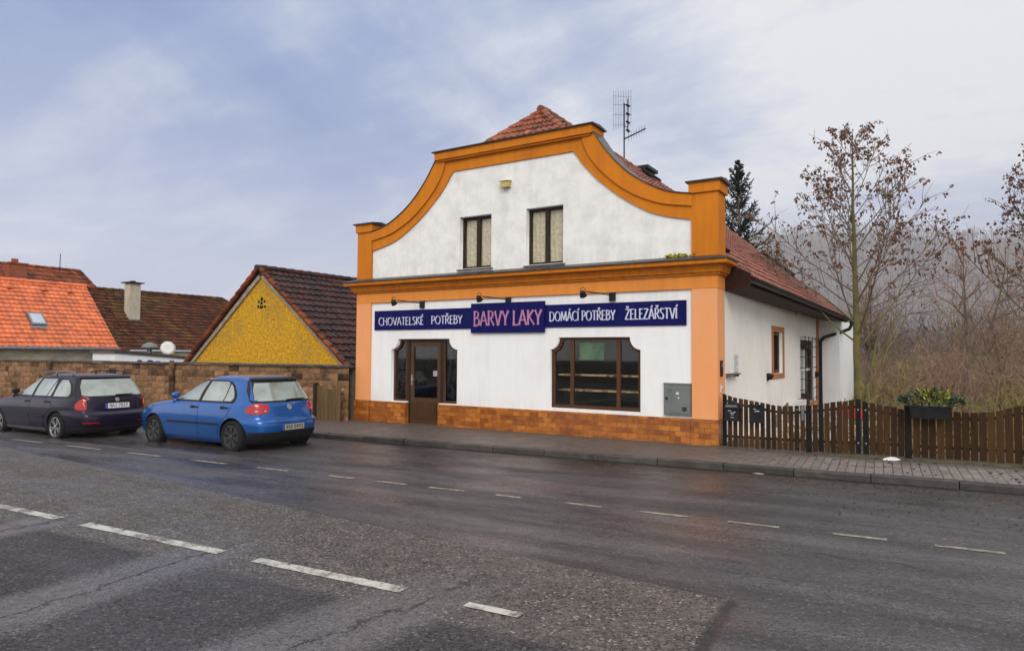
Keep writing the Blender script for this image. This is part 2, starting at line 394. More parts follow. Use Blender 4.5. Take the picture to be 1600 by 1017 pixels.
def road_material():
    m, nt, b = _nt('asphalt'); k = NB(nt)
    v = k.coord('Object'); A, B, _ = k.sep(v)
    n_lo = k.noise(v, .9, 6, .6); n_mid = k.noise(v, 5, 5, .6)
    wob = k.math('MULTIPLY', k.math('SUBTRACT', k.noise(v, 2.5, 4), .5), .22)
    wob2 = k.math('MULTIPLY', k.math('SUBTRACT', k.noise(v, .8, 5, .6), .5), .55)
    # worn coarse strip beside the centre line
    edge = k.math('SUBTRACT', 4.93, k.math('MULTIPLY', A, .125))
    e1 = k.ramp(k.math('ADD', k.math('SUBTRACT', edge, B), k.math('MULTIPLY', wob, .15)), -.012, .012)
    e2 = k.ramp(k.math('ADD', k.math('SUBTRACT', -.98, A), k.math('MULTIPLY', wob, .15)), -.012, .012)
    e3 = k.ramp(k.math('ADD', B, k.math('MULTIPLY', wob, .6)), 3.72, 3.80)
    coarse = k.math('MULTIPLY', k.math('MULTIPLY', e1, e2), e3)
    near = k.math('SUBTRACT', 1.0, e3)
    # smooth lighter strips that cross the near lane
    strips = None; cracks = None
    for a0, w, tl in ((-11.0, .33, 0), (-7.55, .36, .05), (-5.15, .42, .06), (-3.05, .50, -.18), (.6, .45, .1)):
        d = k.math('ABSOLUTE', k.math('ADD', k.math('ADD', k.math('SUBTRACT', A, a0), k.math('MULTIPLY', k.math('SUBTRACT', B, 3.2), tl)), wob))
        f = k.ramp(d, w * .55, w, 1, 0)
        strips = f if strips is None else k.math('MAXIMUM', strips, f)
        cw = k.math('MULTIPLY', k.math('SUBTRACT', k.noise(v, 3.2, 8, .75), .5), .55)
        d2 = k.math('ABSOLUTE', k.math('ADD', k.math('ADD', k.math('SUBTRACT', A, a0 + .05), k.math('MULTIPLY', k.math('SUBTRACT', B, 3.2), tl)), cw))
        c = k.ramp(d2, .006, .018, 1, 0)
        cracks = c if cracks is None else k.math('MAXIMUM', cracks, c)
    sfade = k.ramp(B, 3.6, 4.9, 1, 0)
    strips = k.math('MULTIPLY', strips, sfade)
    cracks = k.math('MULTIPLY', k.math('MULTIPLY', cracks, k.ramp(B, 4.2, 5.0, 1, 0)), k.ramp(k.noise(v, 2.1, 3), .36, .44))
    # long seams and wheel tracks along the street
    sw = k.math('MULTIPLY', k.math('SUBTRACT', k.noise(k.vmath('MULTIPLY', v, (.5, 1, 1)), 1.2, 7, .7), .5), .6)
    for b0 in (5.75, 6.6):
        d = k.math('ABSOLUTE', k.math('ADD', k.math('SUBTRACT', B, b0), sw))
        cracks = k.math('MAXIMUM', cracks, k.math('MULTIPLY', k.ramp(d, .003, .012, .8, 0), k.ramp(k.noise(v, .7, 2), .5, .58)))
    far = k.math('SUBTRACT', k.math('SUBTRACT', 1.0, near), coarse, clamp=True)
    sp = k.voro(v, 62, 'Color'); spx = k.sep(sp)[0]
    sp2 = k.noise(v, 38, 3, .7)
    stone = k.math('MULTIPLY', k.math('SUBTRACT', spx, .5), 1.0)
    streak = k.noise(k.vmath('MULTIPLY', v, (.28, 1.6, 1)), 1.4, 5, .6)
    col_far = k.mix(k.ramp(streak, .38, .66), (.034, .029, .031), (.092, .081, .084))
    col_far = k.mix(k.ramp(k.noise(v, .55, 6, .7), .56, .72, 0, .75), col_far, (.024, .019, .018))
    col_far = k.mix(k.ramp(B, 8.0, 10.2, 0, .55), col_far, (.036, .028, .025))
    col_far = k.mix(k.math('MULTIPLY', k.ramp(B, 9.2, 10.5), k.ramp(k.noise(v, 1.7, 5, .65), .38, .6)), col_far, (.040, .022, .010))
    col_far = k.mix(k.ramp(k.math('ADD', B, k.math('MULTIPLY', wob, .4)), 10.40, 10.56, 0, .85), col_far, (.008, .006, .005))
    col_coarse = k.mix(k.ramp(n_mid, .35, .7), (.106, .087, .076), (.066, .054, .049))
    col_near = k.mix(k.ramp(n_lo, .35, .7), (.034, .028, .030), (.056, .046, .047))
    col_strip = k.mix(k.ramp(n_mid, .3, .7), (.125, .112, .114), (.09, .08, .082))
    col = k.mix(coarse, k.mix(near, col_far, col_near), col_coarse)
    col = k.mix(k.math('MULTIPLY', strips, k.math('SUBTRACT', 1.0, k.math('MULTIPLY', far, .6))), col, col_strip)
    amt = k.math('ADD', .45, k.math('SUBTRACT', k.math('ADD', k.math('MULTIPLY', coarse, .48), k.math('MULTIPLY', near, .6)), k.math('MULTIPLY', strips, .6)))
    mul = k.math('ADD', 1.0, k.math('MULTIPLY', k.math('ADD', stone, k.math('SUBTRACT', sp2, .5)), k.math('MULTIPLY', amt, 1.1)))
    pits = k.math('MULTIPLY', k.ramp(k.sep(sp)[1], .14, .20, .75, 0), k.math('ADD', .35, k.math('MULTIPLY', amt, .7), clamp=True))
    mul = k.math('MULTIPLY', mul, k.math('SUBTRACT', 1.0, pits))
    mul = k.math('MAXIMUM', mul, .12)
    col = k.mix(1.0, col, k.comb(mul, mul, mul), 'MULTIPLY')
    pale = k.math('MULTIPLY', k.ramp(spx, .955, .975), k.math('ADD', .25, k.math('MULTIPLY', coarse, .5)))
    col = k.mix(pale, col, (.30, .27, .24))
    # dark tar seam round the patch end
    s1 = k.math('MULTIPLY', k.ramp(k.math('ABSOLUTE', k.math('ADD', k.math('ADD', A, .955), k.math('MULTIPLY', wob, .25))), .02, .06, 1, 0), k.math('MULTIPLY', e3, k.ramp(B, 5.0, 5.1, 1, 0)))
    s2 = k.math('MULTIPLY', k.ramp(k.math('ABSOLUTE', k.math('ADD', k.math('SUBTRACT', edge, B), k.math('MULTIPLY', wob, .15))), .006, .022, .75, 0), e2)
    dark = k.math('MAXIMUM', k.math('MAXIMUM', s1, k.math('MULTIPLY', s2, k.ramp(k.noise(v, 1.1, 2), .4, .55))), cracks)
    col = k.mix(k.math('MULTIPLY', dark, .88), col, (.012, .010, .010))
    k.link(col, b.inputs['Base Color'])
    wet = k.noise(k.vmath('MULTIPLY', v, (.35, 1.0, 1)), 1.0, 6, .62)
    ro = k.ramp(wet, .40, .60, .60, .17)
    ro = k.math('ADD', ro, k.math('MULTIPLY', k.math('ADD', coarse, near), .16))
    ro = k.math('SUBTRACT', ro, k.math('MULTIPLY', strips, .26))
    k.link(k.math('MAXIMUM', ro, .15), b.inputs['Roughness'])
    b.inputs['Specular IOR Level'].default_value = .36
    h = k.math('ADD', k.math('MULTIPLY', sp2, .6), k.math('MULTIPLY', k.voro(v, 62), .8))
    h = k.math('MULTIPLY', h, k.math('ADD', .35, k.math('MULTIPLY', amt, .7)))
    h = k.math('SUBTRACT', h, k.math('MULTIPLY', dark, 1.2))
    k.link(k.bump(h, .55, .012), b.inputs['Normal'])
    return m
MT['road'] = road_material()

def pavement_material():
    m, nt, b = _nt('pavers'); k = NB(nt)
    v = k.coord('Object'); A, B, _ = k.sep(v)
    t = k.new('ShaderNodeTexBrick'); t.offset = .5
    k.link(k.comb(B, A, 0.), t.inputs['Vector'])
    t.inputs['Scale'].default_value = 1; t.inputs['Brick Width'].default_value = .20; t.inputs['Row Height'].default_value = .118
    t.inputs['Mortar Size'].default_value = .006; t.inputs['Mortar Smooth'].default_value = .2
    t.inputs['Color1'].default_value = (.27, .235, .215, 1); t.inputs['Color2'].default_value = (.19, .165, .15, 1); t.inputs['Mortar'].default_value = (.018, .014, .012, 1)
    pav = k.mix(k.ramp(k.noise(v, 2.5, 6, .65), .4, .75, 0, .6), t.outputs['Color'], (.085, .066, .056))
    dirtc = k.mix(k.ramp(k.noise(v, 14, 6, .7), .35, .65), (.125, .098, .080), (.052, .040, .032))
    dn = k.noise(v, 1.3, 7, .7)
    edge = k.math('ADD', k.math('SUBTRACT', -1.4, A), k.math('MULTIPLY', k.math('SUBTRACT', dn, .5), 3.5))
    f = k.math('MAXIMUM', k.ramp(edge, -1.3, 1.3, 0, .88), k.ramp(k.math('ADD', B, k.math('MULTIPLY', k.math('SUBTRACT', dn, .5), .7)), 11.95, 12.35, 0, .9))
    f = k.math('MAXIMUM', f, k.ramp(k.math('ADD', B, k.math('MULTIPLY', k.math('SUBTRACT', dn, .5), .4)), 10.85, 10.75, 0, .7))
    col = k.mix(f, pav, dirtc)
    moss = k.math('MULTIPLY', k.ramp(k.noise(v, 3.0, 5, .7), .52, .66), k.ramp(B, 12.2, 12.6))
    col = k.mix(k.math('MULTIPLY', moss, .7), col, (.06, .06, .015))
    sp = k.sep(k.voro(v, 60, 'Color'))[0]
    col = k.mix(k.ramp(sp, .93, .95, 0, .8), col, (.02, .014, .011))
    k.link(col, b.inputs['Base Color'])
    k.link(k.ramp(k.noise(v, 2, 5), .4, .7, .65, .35), b.inputs['Roughness'])
    h = k.math('SUBTRACT', k.math('MULTIPLY', k.noise(v, 60, 5, .7), .5), k.math('MULTIPLY', k.math('MULTIPLY', t.outputs['Fac'], k.math('SUBTRACT', 1.0, f)), 1.0))
    k.link(k.bump(h, .6, .01), b.inputs['Normal'])
    return m
MT['pavers'] = pavement_material()
MT['kerb'] = mat('kerb_granite', (.058, .048, .042), (.026, .021, .018), .6, 6, .5, 50, tint=.3, c3=(.03, .025, .022))
MT['earth'] = mat('garden_earth', (.085, .062, .030), (.045, .035, .02), .95, 1.2, .8, 14, .05, c3=(.07, .075, .02), s3=.35, lo3=.45, hi3=.65)
MT['hill'] = mat('wooded_hillside', (.11, .08, .07), (.08, .06, .055), .95, .05, 0, c3=(.09, .06, .045), s3=.02)
def marking_material():
    m, nt, b = _nt('worn_road_paint'); k = NB(nt); v = k.coord('Object')
    n = k.math('ADD', k.math('MULTIPLY', k.noise(v, 26, 6, .75), .6), k.math('MULTIPLY', k.noise(v, 5, 4), .5))
    col = k.mix(k.ramp(n, .50, .64), (.50, .48, .43), (.11, .09, .075)); k.link(col, b.inputs['Base Color'])
    b.inputs['Roughness'].default_value = .55; k.link(k.bump(n, .4, .006), b.inputs['Normal']); return m
MT['marking'] = marking_material()
MT['marking_far'] = mat('worn_yellowed_road_paint', (.30, .255, .18), (.085, .07, .06), .55, 12, .2, 40, lo=.42, hi=.66)

g = MB()
def ground_z(x, y):
    base = gz(max(-60, min(30, x)), max(-30, min(40, y)))
    return base - .06
xs = [-2300, -1400, -700, -300, -150, -90, -60, -45, -30, -20, -10, 0, 10, 20, 30, 50, 90, 150, 300, 700, 1400, 2300]
ys = [-200, -60, -25, -15, 0, 10, 20, 30, 40, 60, 90, 150, 300, 700, 1400, 2500]
V = [(x, y, ground_z(x, y)) for y in ys for x in xs]; nx = len(xs)
g.add(V, [(j * nx + i, j * nx + i + 1, (j + 1) * nx + i + 1, (j + 1) * nx + i) for j in range(len(ys) - 1) for i in range(nx - 1)])
struct('ground', g, 'earth')
g = MB(); g.grid(lambda u, v: (-46 + 72 * u, -13 + (13 + KERB + .03) * v, .0), 36, 10); struct('road', g, 'road', RM)
g = MB(); g.grid(lambda u, v: (-46 + 72 * u, KERB + .15 + 3.4 * v, .09 + .008 * v), 72, 4); struct('pavement', g, 'pavers', RM)
g = MB(); a = -46.
while a < 26:
    l = 1.0 + rnd.uniform(-.02, .02); d = rnd.uniform(-.008, .008); z = .092 + rnd.uniform(-.012, .008)
    x0, x1 = a + .006, a + l - .006
    prof = [(KERB + d, -.05), (KERB + d + .004, z - .012), (KERB + d + .016, z), (KERB + .15, z + .003), (KERB + .15, -.05)]
    t = rnd.random()
    g.prism(prof, lambda p, q: (x0, p, q), lambda p, q: (x1, p, q), t)
    a += l
struct('kerb', g, 'kerb', RM)
def marking(a0, a1, b, w, m='marking'):
    q = MB(); n = 12
    for i in range(n):
        u0, u1 = a0 + (a1 - a0) * i / n, a0 + (a1 - a0) * (i + 1) / n
        q.add([(u0, b - w / 2, .004), (u1, b - w / 2, .004), (u1, b + w / 2, .004), (u0, b + w / 2, .004)], [(0, 1, 2, 3)])
    struct('road_marking', q, m, RM)
for a0, a1, b, w in [(-14.2, -12.4, 4.1, .12), (-11.6, -10.0, 4.1, .12), (-9.5, -7.60, 4.10, .12), (-7.12, -5.07, 4.09, .12), (-4.64, -3.10, 4.085, .12), (-2.55, -2.12, 4.07, .09)]:
    marking(a0, a1, b, w)
for a0, a1 in [(-17.2, -16.0), (-15.4, -14.3), (-13.5, -12.4), (-11.6, -10.7), (-9.9, -9.1), (-8.4, -7.75), (-6.93, -6.48), (-6.08, -5.57), (-5.2, -4.66), (-4.2, -3.85), (-3.27, -2.82), (-2.37, -1.85), (-1.43, -.93), (-.44, .02), (.4, .93), (1.3, 1.8)]:
    marking(a0, a1, 7.375, .075, 'marking_far')

# ------------------------------------------------------------------ the shop
FY = 12.52
shop = thing('shop_building', 'white and orange gabled shop with curved baroque gable, tiled roof and blue sign', 'shop', (-7.9, 16, .03))
def arc(cx, cz, r, a0, a1, n=8): return [(cx + r * math.cos(R(a0 + (a1 - a0) * i / n)), cz + r * math.sin(R(a0 + (a1 - a0) * i / n))) for i in range(n + 1)]
def opening(x0, x1, xa, xb, zb, zs, zt, n=8):
    """rectangle with concave bitten upper corners, anticlockwise"""
    p = [(x0, zb), (x1, zb), (x1, zs)]
    rx, rz = x1 - xb, zt - zs
    for i in range(1, n + 1): 
        t = R(90 * i / n); p.append((x1 - rx * math.sin(t) , zt - rz * math.cos(t)))
    p += []
    rx = xa - x0
    for i in range(0, n):
        t = R(90 - 90 * i / n); p.append((x0 + rx * math.sin(t), zt - rz * math.cos(t)))
    p.append((x0, zs))
    return p
DO = opening(-11.265, -9.28, -11.06, -9.51, .56, 1.80, 2.05)
DOOR_X0, DOOR_X1 = -10.78, -9.80
door_hole = [(-11.265, .56), (DOOR_X0, .56), (DOOR_X0, .5365), (DOOR_X1, .5365), (DOOR_X1, .56), (-9.28, .56)] + DO[2:]
WO = opening(-6.868, -4.885, -6.675, -5.105, .605, 1.81, 2.06)
obj('ground_floor_wall', plate([(-11.92, .5365), (DOOR_X0, .5365)] + [(DOOR_X0, .56), (-11.265, .56)] + [p for p in reversed(DO[2:])] + [(-9.28, .56), (DOOR_X1, .56), (DOOR_X1, .5365), (-3.87, .5365), (-3.87, 2.94), (-11.92, 2.94)], [WO], FY, FY + .3), 'white', shop)
# gable
GL = [(-11.91, 4.70), (-11.46, 4.80), (-11.1, 4.97), (-10.75, 5.20), (-10.45, 5.47), (-10.17, 5.80), (-9.99, 6.07), (-9.9, 6.2)]
CXG = -7.88
def mir(p): return (2 * CXG - p[0], p[1])
def resample(tab, n=24):
    out = []
    for i in range(n + 1):
        t = i / n * (len(tab) - 1); j = min(int(t), len(tab) - 2); f = t - j
        p0, p1, p2, p3 = tab[max(j - 1, 0)], tab[j], tab[j + 1], tab[min(j + 2, len(tab) - 1)]
        out.append(tuple(.5 * (2 * b + (c - a) * f + (2 * a - 5 * b + 4 * c - d) * f * f + (3 * b - a - 3 * c + d) * f**3) for a, b, c, d in zip(p0, p1, p2, p3)))
    return out
OUT = resample(GL); MID = resample([(-11.91, 4.49), (-11.25, 4.62), (-10.6, 4.94), (-10.1, 5.36), (-9.8, 5.73), (-9.67, 6.0), (-9.63, 6.17)])
INN = resample([(-11.91, 4.235), (-11.18, 4.42), (-10.53, 4.79), (-10.02, 5.20), (-9.67, 5.56), (-9.5, 5.80), (-9.41, 5.9)])
outline = [(-11.92, 3.46), (-3.86, 3.46)] + [mir(p) for p in OUT] + OUT[::-1]
U1 = [(-9.245, 3.63), (-8.375, 3.63), (-8.375, 4.82), (-9.245, 4.82)]; U2 = [(-7.475, 3.61), (-6.58, 3.61), (-6.58, 4.83), (-7.475, 4.83)]
obj('gable_wall', plate(outline, [U1, U2], FY, FY + .36), 'white_old', shop)
def band(lo, hi, y0, name, m, parent):
    """raised moulding that runs up one scroll, along the top and down the other"""
    poly = lo + [mir(p) for p in lo[::-1]] + [mir(p) for p in hi] + hi[::-1]
    q = MB(); L = lo + [mir(p) for p in lo[::-1]]; Hh = hi + [mir(p) for p in hi[::-1]]
    n = len(L)
    V = [(p[0], y0, p[1]) for p in L] + [(p[0], y0, p[1]) for p in Hh] + [(p[0], FY + .01, p[1]) for p in L] + [(p[0], FY + .37, p[1]) for p in Hh]
    F = []
    for i in range(n - 1):
        F += [(i, i + 1, n + i + 1, n + i), (2 * n + i, 2 * n + i + 1, i + 1, i), (n + i, n + i + 1, 3 * n + i + 1, 3 * n + i)]
    q.add(V, F); return obj(name, q, m, parent)
OUT_in = [(p[0] + .0, p[1]) for p in OUT]
gb = band(INN, MID, FY - .035, 'gable_band', 'orange', shop)
band([(p[0] - .002, p[1] + .001) for p in MID], [(p[0], p[1] + .006) for p in OUT], FY - .075, 'gable_moulding', 'orange', shop)
Hh = [(p[0], p[1] + .012) for p in OUT]
for side in (0, 1):
    q = MB(); H2 = Hh if side == 0 else [mir(p) for p in Hh]
    n = len(H2)
    V = [(p[0], FY - .10, p[1]) for p in H2] + [(p[0], FY - .10, p[1] + .018) for p in H2] + [(p[0], FY + .42, p[1] + .03) for p in H2] + [(p[0], FY + .42, p[1] + .01) for p in H2]
    q.add(V, [f for i in range(n - 1) for f in ((i, i + 1, n + i + 1, n + i), (n + i, n + i + 1, 2 * n + i + 1, 2 * n + i), (3 * n + i, 3 * n + i + 1, i + 1, i), (2 * n + i, 2 * n + i + 1, 3 * n + i + 1, 3 * n + i))])
    obj('gable_coping', q, 'flashing', shop)
q = MB(); q.box(-9.89, 2 * CXG + 9.89, FY - .15, FY + .45, 6.19, 6.36); q.box(-9.84, 2 * CXG + 9.84, FY - .11, FY + .40, 6.15, 6.188)
obj('gable_cap', q, 'orange', shop)
q = MB(); q.box(-9.94, 2 * CXG + 9.94, FY - .2, FY + .5, 6.362, 6.385); q.prism([(FY - .2, 6.385), (FY + .5, 6.385), (FY + .15, 6.42)], lambda y, z: (-9.94, y, z), lambda y, z: (2 * CXG + 9.94, y, z)); obj('cap_flashing', q, 'flashing', shop)
# upper pillars
for x0, x1 in ((-12.40, -11.921), (-3.866, -3.37)):
    q = MB(); q.box(x0, x1, FY - .05, FY + .45, 3.5, 4.72); q.box(x0 - .04, x1 + .04, FY - .09, FY + .49, 4.722, 4.915)
    p = obj('gable_pillar', q, 'orange', shop)
    q = MB(); q.box(x0 - .09, x1 + .09, FY - .14, FY + .54, 4.917, 4.945)
    cx = (x0 + x1) / 2
    q.prism([(FY - .14, 4.945), (FY + .54, 4.945), (FY + .2, 4.99)], lambda y, z: (x0 - .09, y, z), lambda y, z: (x1 + .09, y, z))
    obj('pillar_cap', q, 'flashing', p)
# cornice: profile swept round front and the right return
prof = [(.0, 3.19), (.045, 3.19), (.05, 3.225), (.085, 3.232), (.095, 3.27), (.11, 3.30), (.115, 3.358), (.222, 3.364), (.235, 3.375), (.238, 3.44), (.0, 3.45)]
q = MB()
cor = [(-12.40, FY + .45), (-12.40, FY - .05), (-3.385, FY - .05), (-3.385, FY + .45)]
dirs = [(-1, 0), (-1, -1), (1, -1), (1, 0)]
V = []
for (x, y), (dx, dy) in zip(cor, dirs):
    for o_, z in prof: V.append((x + dx * o_, y + dy * o_, z))
n = len(prof)
q.add(V, [(i * n + j, (i + 1) * n + j, (i + 1) * n + (j + 1) % n, i * n + (j + 1) % n) for i in range(3) for j in range(n)] + [tuple(range(n)), tuple(range(3 * n, 4 * n))])
obj('cornice', q, 'orange', shop)
q = MB(); o_ = .265
V = []
for (x, y), (dx, dy) in zip(cor, dirs): V += [(x + dx * o_, y + dy * o_, 3.443), (x + dx * o_, y + dy * o_, 3.468), (x + dx * .0, y + dy * -.03, 3.555), (x + dx * 0, y + dy * -.03, 3.451)]
q.add(V, [(i * 4 + j, (i + 1) * 4 + j, (i + 1) * 4 + (j + 1) % 4, i * 4 + (j + 1) % 4) for i in range(3) for j in range(4)] + [(0, 1, 2, 3), (12, 13, 14, 15)])
obj('cornice_flashing', q, 'flashing', shop)
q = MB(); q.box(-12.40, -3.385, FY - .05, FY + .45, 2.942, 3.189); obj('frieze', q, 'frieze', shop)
for x0, x1 in ((-12.40, -11.921), (-3.868, -3.392)):
    q = MB(); q.box(x0, x1, FY - .045, FY + .45, .545, 2.938); obj('corner_pilaster', q, 'salmon', shop, autosmooth=30)
# tiled plinth
q = MB()
for x0, x1, y in ((-12.41, -11.915, FY - .075), (-11.914, DOOR_X0, FY - .03), (DOOR_X1, -3.874, FY - .03), (-3.873, -3.38, FY - .075)):
    q.box(x0, x1, y, FY + .28 if x0 > -4 or x1 < -11.5 else FY + .28, -.2, .54)
q.box(-3.42, -3.381, FY + .281, FY + .455, -.2, .54)
obj('tiled_plinth', q, 'plinth', shop)
q = MB(); q.box(DOOR_X0 - .03, DOOR_X1 + .03, FY - .12, FY + .3, -.1, .025); obj('door_step', q, 'kerb', shop)
# interior shell (dark rooms behind the glass)
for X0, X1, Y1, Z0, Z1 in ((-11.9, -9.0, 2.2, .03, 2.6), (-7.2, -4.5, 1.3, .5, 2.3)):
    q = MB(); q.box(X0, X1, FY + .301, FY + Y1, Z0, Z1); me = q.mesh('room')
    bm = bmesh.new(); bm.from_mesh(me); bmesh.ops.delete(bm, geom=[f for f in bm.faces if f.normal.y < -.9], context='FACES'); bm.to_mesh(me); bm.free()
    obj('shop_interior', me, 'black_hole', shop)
# entrance frame, door, side lights
def frame_ring(poly, w, y0, y1):
    """frame following an opening outline: outline minus inset outline"""
    n = len(poly); ins = []
    for i in range(n):
        p0, p, p1 = Vector(poly[i - 1]), Vector(poly[i]), Vector(poly[(i + 1) % n])
        d0 = (p - p0).normalized(); d1 = (p1 - p).normalized(); n0 = Vector((-d0.y, d0.x)); n1 = Vector((-d1.y, d1.x))
        b = (n0 + n1); b = b.normalized() if b.length > .1 else n0
        k = w / max(.5, b.dot(n0)); ins.append(tuple(p + b * k))
    return plate(poly, [ins], y0, y1), ins
ey = FY + .13
rect = lambda a, b, c, d: [(a, c), (b, c), (b, d), (a, d)]
DOc = [(-11.265, .56), (DOOR_X0 - .045, .56), (DOOR_X0 - .045, 2.05)] + [p for p in DO if p[0] < DOOR_X0 - .1 and p[1] > .6]
for nm, outl in (('side_light', DOc), ('side_light', [(DOOR_X1 + .045, .56), (-9.28, .56)] + [p for p in DO if p[0] > DOOR_X1 + .1 and p[1] > .6] + [(DOOR_X1 + .045, 2.05)])):
    outl = [tuple(p) for p in outl]
    me, ins = frame_ring(outl, .055, ey - .03, ey + .03)
    sl = obj(nm, me, 'brown_wood', shop)
    obj('pane', plate(ins, [], ey + .005, ey + .011), 'glass_side', sl)
    xs_ = [p[0] for p in ins]; obj('lace_panel', plate(rect(min(xs_) + .01, max(xs_) - .01, .63, 1.83), [], ey + .05, ey + .056), 'lace', sl)
q = MB(); q.box(DOOR_X0 - .044, DOOR_X0 + .03, ey - .04, ey + .05, .03, 1.99); q.box(DOOR_X1 - .03, DOOR_X1 + .044, ey - .04, ey + .05, .03, 1.99); q.box(DOOR_X0 - .044, DOOR_X1 + .044, ey - .04, ey + .05, 1.992, 2.05)
obj('door_frame', q, 'dark_wood', shop)
dx0, dx1 = DOOR_X0 + .033, DOOR_X1 - .033
dr = obj('door', plate(rect(dx0, dx1, .03, 1.985), [rect(dx0 + .1, dx1 - .1, .66, 1.87)], ey - .02, ey + .035), 'door_wood', shop)
obj('pane', plate(rect(dx0 + .1, dx1 - .1, .66, 1.87), [], ey + .005, ey + .011), 'glass', dr)
q = MB(); q.box(dx0 + .1, dx1 - .1, ey - .034, ey - .021, .17, .56); q.box(dx0 + .16, dx1 - .16, ey - .042, ey - .0345, .23, .50); obj('lower_panel', q, 'brown_wood', dr)
q = MB(); q.box(dx0 + .03, dx0 + .065, ey - .028, ey - .0205, .95, 1.2); q.tube([(dx0 + .047, ey - .03, 1.08), (dx0 + .047, ey - .065, 1.08), (dx0 + .16, ey - .065, 1.08)], .010, 8); obj('handle', q, 'silver', dr)
q = MB(); q.box(-10.15, -9.97, ey + .1, ey + .104, 1.17, 1.3); obj('notice', q, 'paper', dr)
# display window
wy = FY + .10
me, ins = frame_ring(WO, .07, wy - .035, wy + .035); dw = obj('display_window', me, 'brown_wood', shop)
for x in (-6.40, -5.375): q = MB(); q.box(x - .04, x + .04, wy - .025, wy + .03, .676, 1.989); obj('mullion', q, 'door_wood', dw)
obj('pane', plate(ins, [], wy + .004, wy + .010), 'glass', dw)
for z in (.97, 1.285): q = MB(); q.box(-6.79, -4.96, FY + .22, FY + .60, z - .017, z + .017); obj('shelf', q, 'shelf', dw)
q = MB(); q.box(-6.27, -5.73, wy + .06, wy + .066, 1.60, 1.95); obj('poster', q, 'poster', dw)
# upper windows
for U in (U1, U2):
    x0, x1, z0, z1 = U[0][0], U[1][0], U[0][1], U[2][1]; y = FY + .16
    me, ins = frame_ring(U, .06, y - .03, y + .03); w = obj('upper_window', me, 'dark_wood', shop)
    q = MB(); xm = (x0 + x1) / 2; q.box(xm - .045, xm + .045, y - .038, y + .028, z0 + .062, z1 - .062); obj('window_mullion', q, 'dark_wood', w)
    obj('pane', plate(ins, [], y + .003, y + .009), 'glass', w)
    q = MB(); ph = rnd.random() * 6
    q.grid(lambda u, v: (x0 + .03 + (x1 - x0 - .06) * u, y + .045 + .010 * math.sin(u * 46 + ph + 2 * math.sin(v * 3)), z0 + .02 + (z1 - z0 - .04) * v), 90, 6); obj('curtain', q, 'curtain', w, smooth=True)
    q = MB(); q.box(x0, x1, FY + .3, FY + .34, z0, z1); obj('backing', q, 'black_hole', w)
    q = MB(); q.prism([(FY - .05, z0 - .035), (FY + .13, z0 - .03), (FY + .13, z0 + .006), (FY - .05, z0 - .018)], lambda a, z: (x0 - .05, a, z), lambda a, z: (x1 + .05, a, z)); obj('sill', q, 'flashing', w)
# side wall with its openings, wing
SX = -3.405
sw0, sw1 = 17.45, 18.6
W_S = [(17.42, 1.27), (18.62, 1.27), (18.62, 2.32), (17.42, 2.32)]; W_D = [(21.3, .30), (23.7, .30), (23.7, 2.19), (21.3, 2.19)]
obj('side_wall', plate([(12.972, -.3), (24.78, -.3), (24.78, 3.05), (12.972, 3.3)], [W_S, W_D], SX - .3, SX, 'YZ'), 'white_side', shop)
q = MB(); q.box(SX + .001, SX + .03, 24.35, 24.75, -.2, 2.93); obj('corner_strip', q, 'rust_plaster', shop)
q = MB(); q.add([(x, y, z) for z in (-.3, 2.93) for y in (24.8, 30.) for x in (SX - .3, -2.76)], [(0, 2, 3, 1), (0, 1, 5, 4), (2, 6, 7, 3), (0, 4, 6, 2), (1, 3, 7, 5)]); obj('rear_wing', q, 'white', shop)
q = MB(); q.box(-12.38, -12.08, 12.971, 25, -.3, 3.2); q.box(-12.38, SX - .301, 24.9, 25.2, -.3, 3.2); obj('rear_walls', q, 'white', shop)
def side_ring(P, w, x0, x1): 
    a, b, c, d = P[0][0], P[1][0], P[0][1], P[2][1]
    return plate(P, [[(a + w, c + w), (b - w, c + w), (b - w, d - w), (a + w, d - w)]], x0, x1, 'YZ')
sw = obj('side_window', plate([(17.25, 1.14), (18.79, 1.14), (18.79, 2.44), (17.25, 2.44)], [W_S], SX + .001, SX + .02, 'YZ'), 'rust_plaster', shop)
obj('window_frame', side_ring(W_S, .09, SX - .14, SX - .08), 'brown_wood', sw)
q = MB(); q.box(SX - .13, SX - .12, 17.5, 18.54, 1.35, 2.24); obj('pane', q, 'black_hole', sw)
sd = obj('barred_window', side_ring(W_D, .28, SX - .12, SX - .04), 'fascia', shop)
q = MB(); q.box(SX - .13, SX - .121, 21.5, 23.5, .5, 2.0); obj('pane', q, 'car_glass', sd)
q = MB(); q.box(SX - .115, SX - .06, 22.36, 22.46, .58, 1.91); q.box(SX - .115, SX - .06, 21.58, 22.355, 1.25, 1.33); q.box(SX - .115, SX - .06, 22.465, 23.42, 1.25, 1.33); obj('glazing_bar', q, 'white_plastic', sd)
q = MB()
for z in (.4, .72, 1.04, 1.36, 1.68, 2.0, 2.25): q.tube([(SX, 21.2, z), (SX + .14, 21.25, z), (SX + .14, 23.95, z), (SX, 24.0, z)], .011, 5)
for y in (21.25, 21.9, 22.6, 23.3, 23.95): q.tube([(SX + .14, y, .32), (SX + .14, y, 2.3)], .011, 5)
obj('window_grille', q, 'black', sd)
q = MB(); q.box(SX + .001, SX + .1, 21.2, 23.8, .2, .29); obj('sill', q, 'rust_plaster', sd)
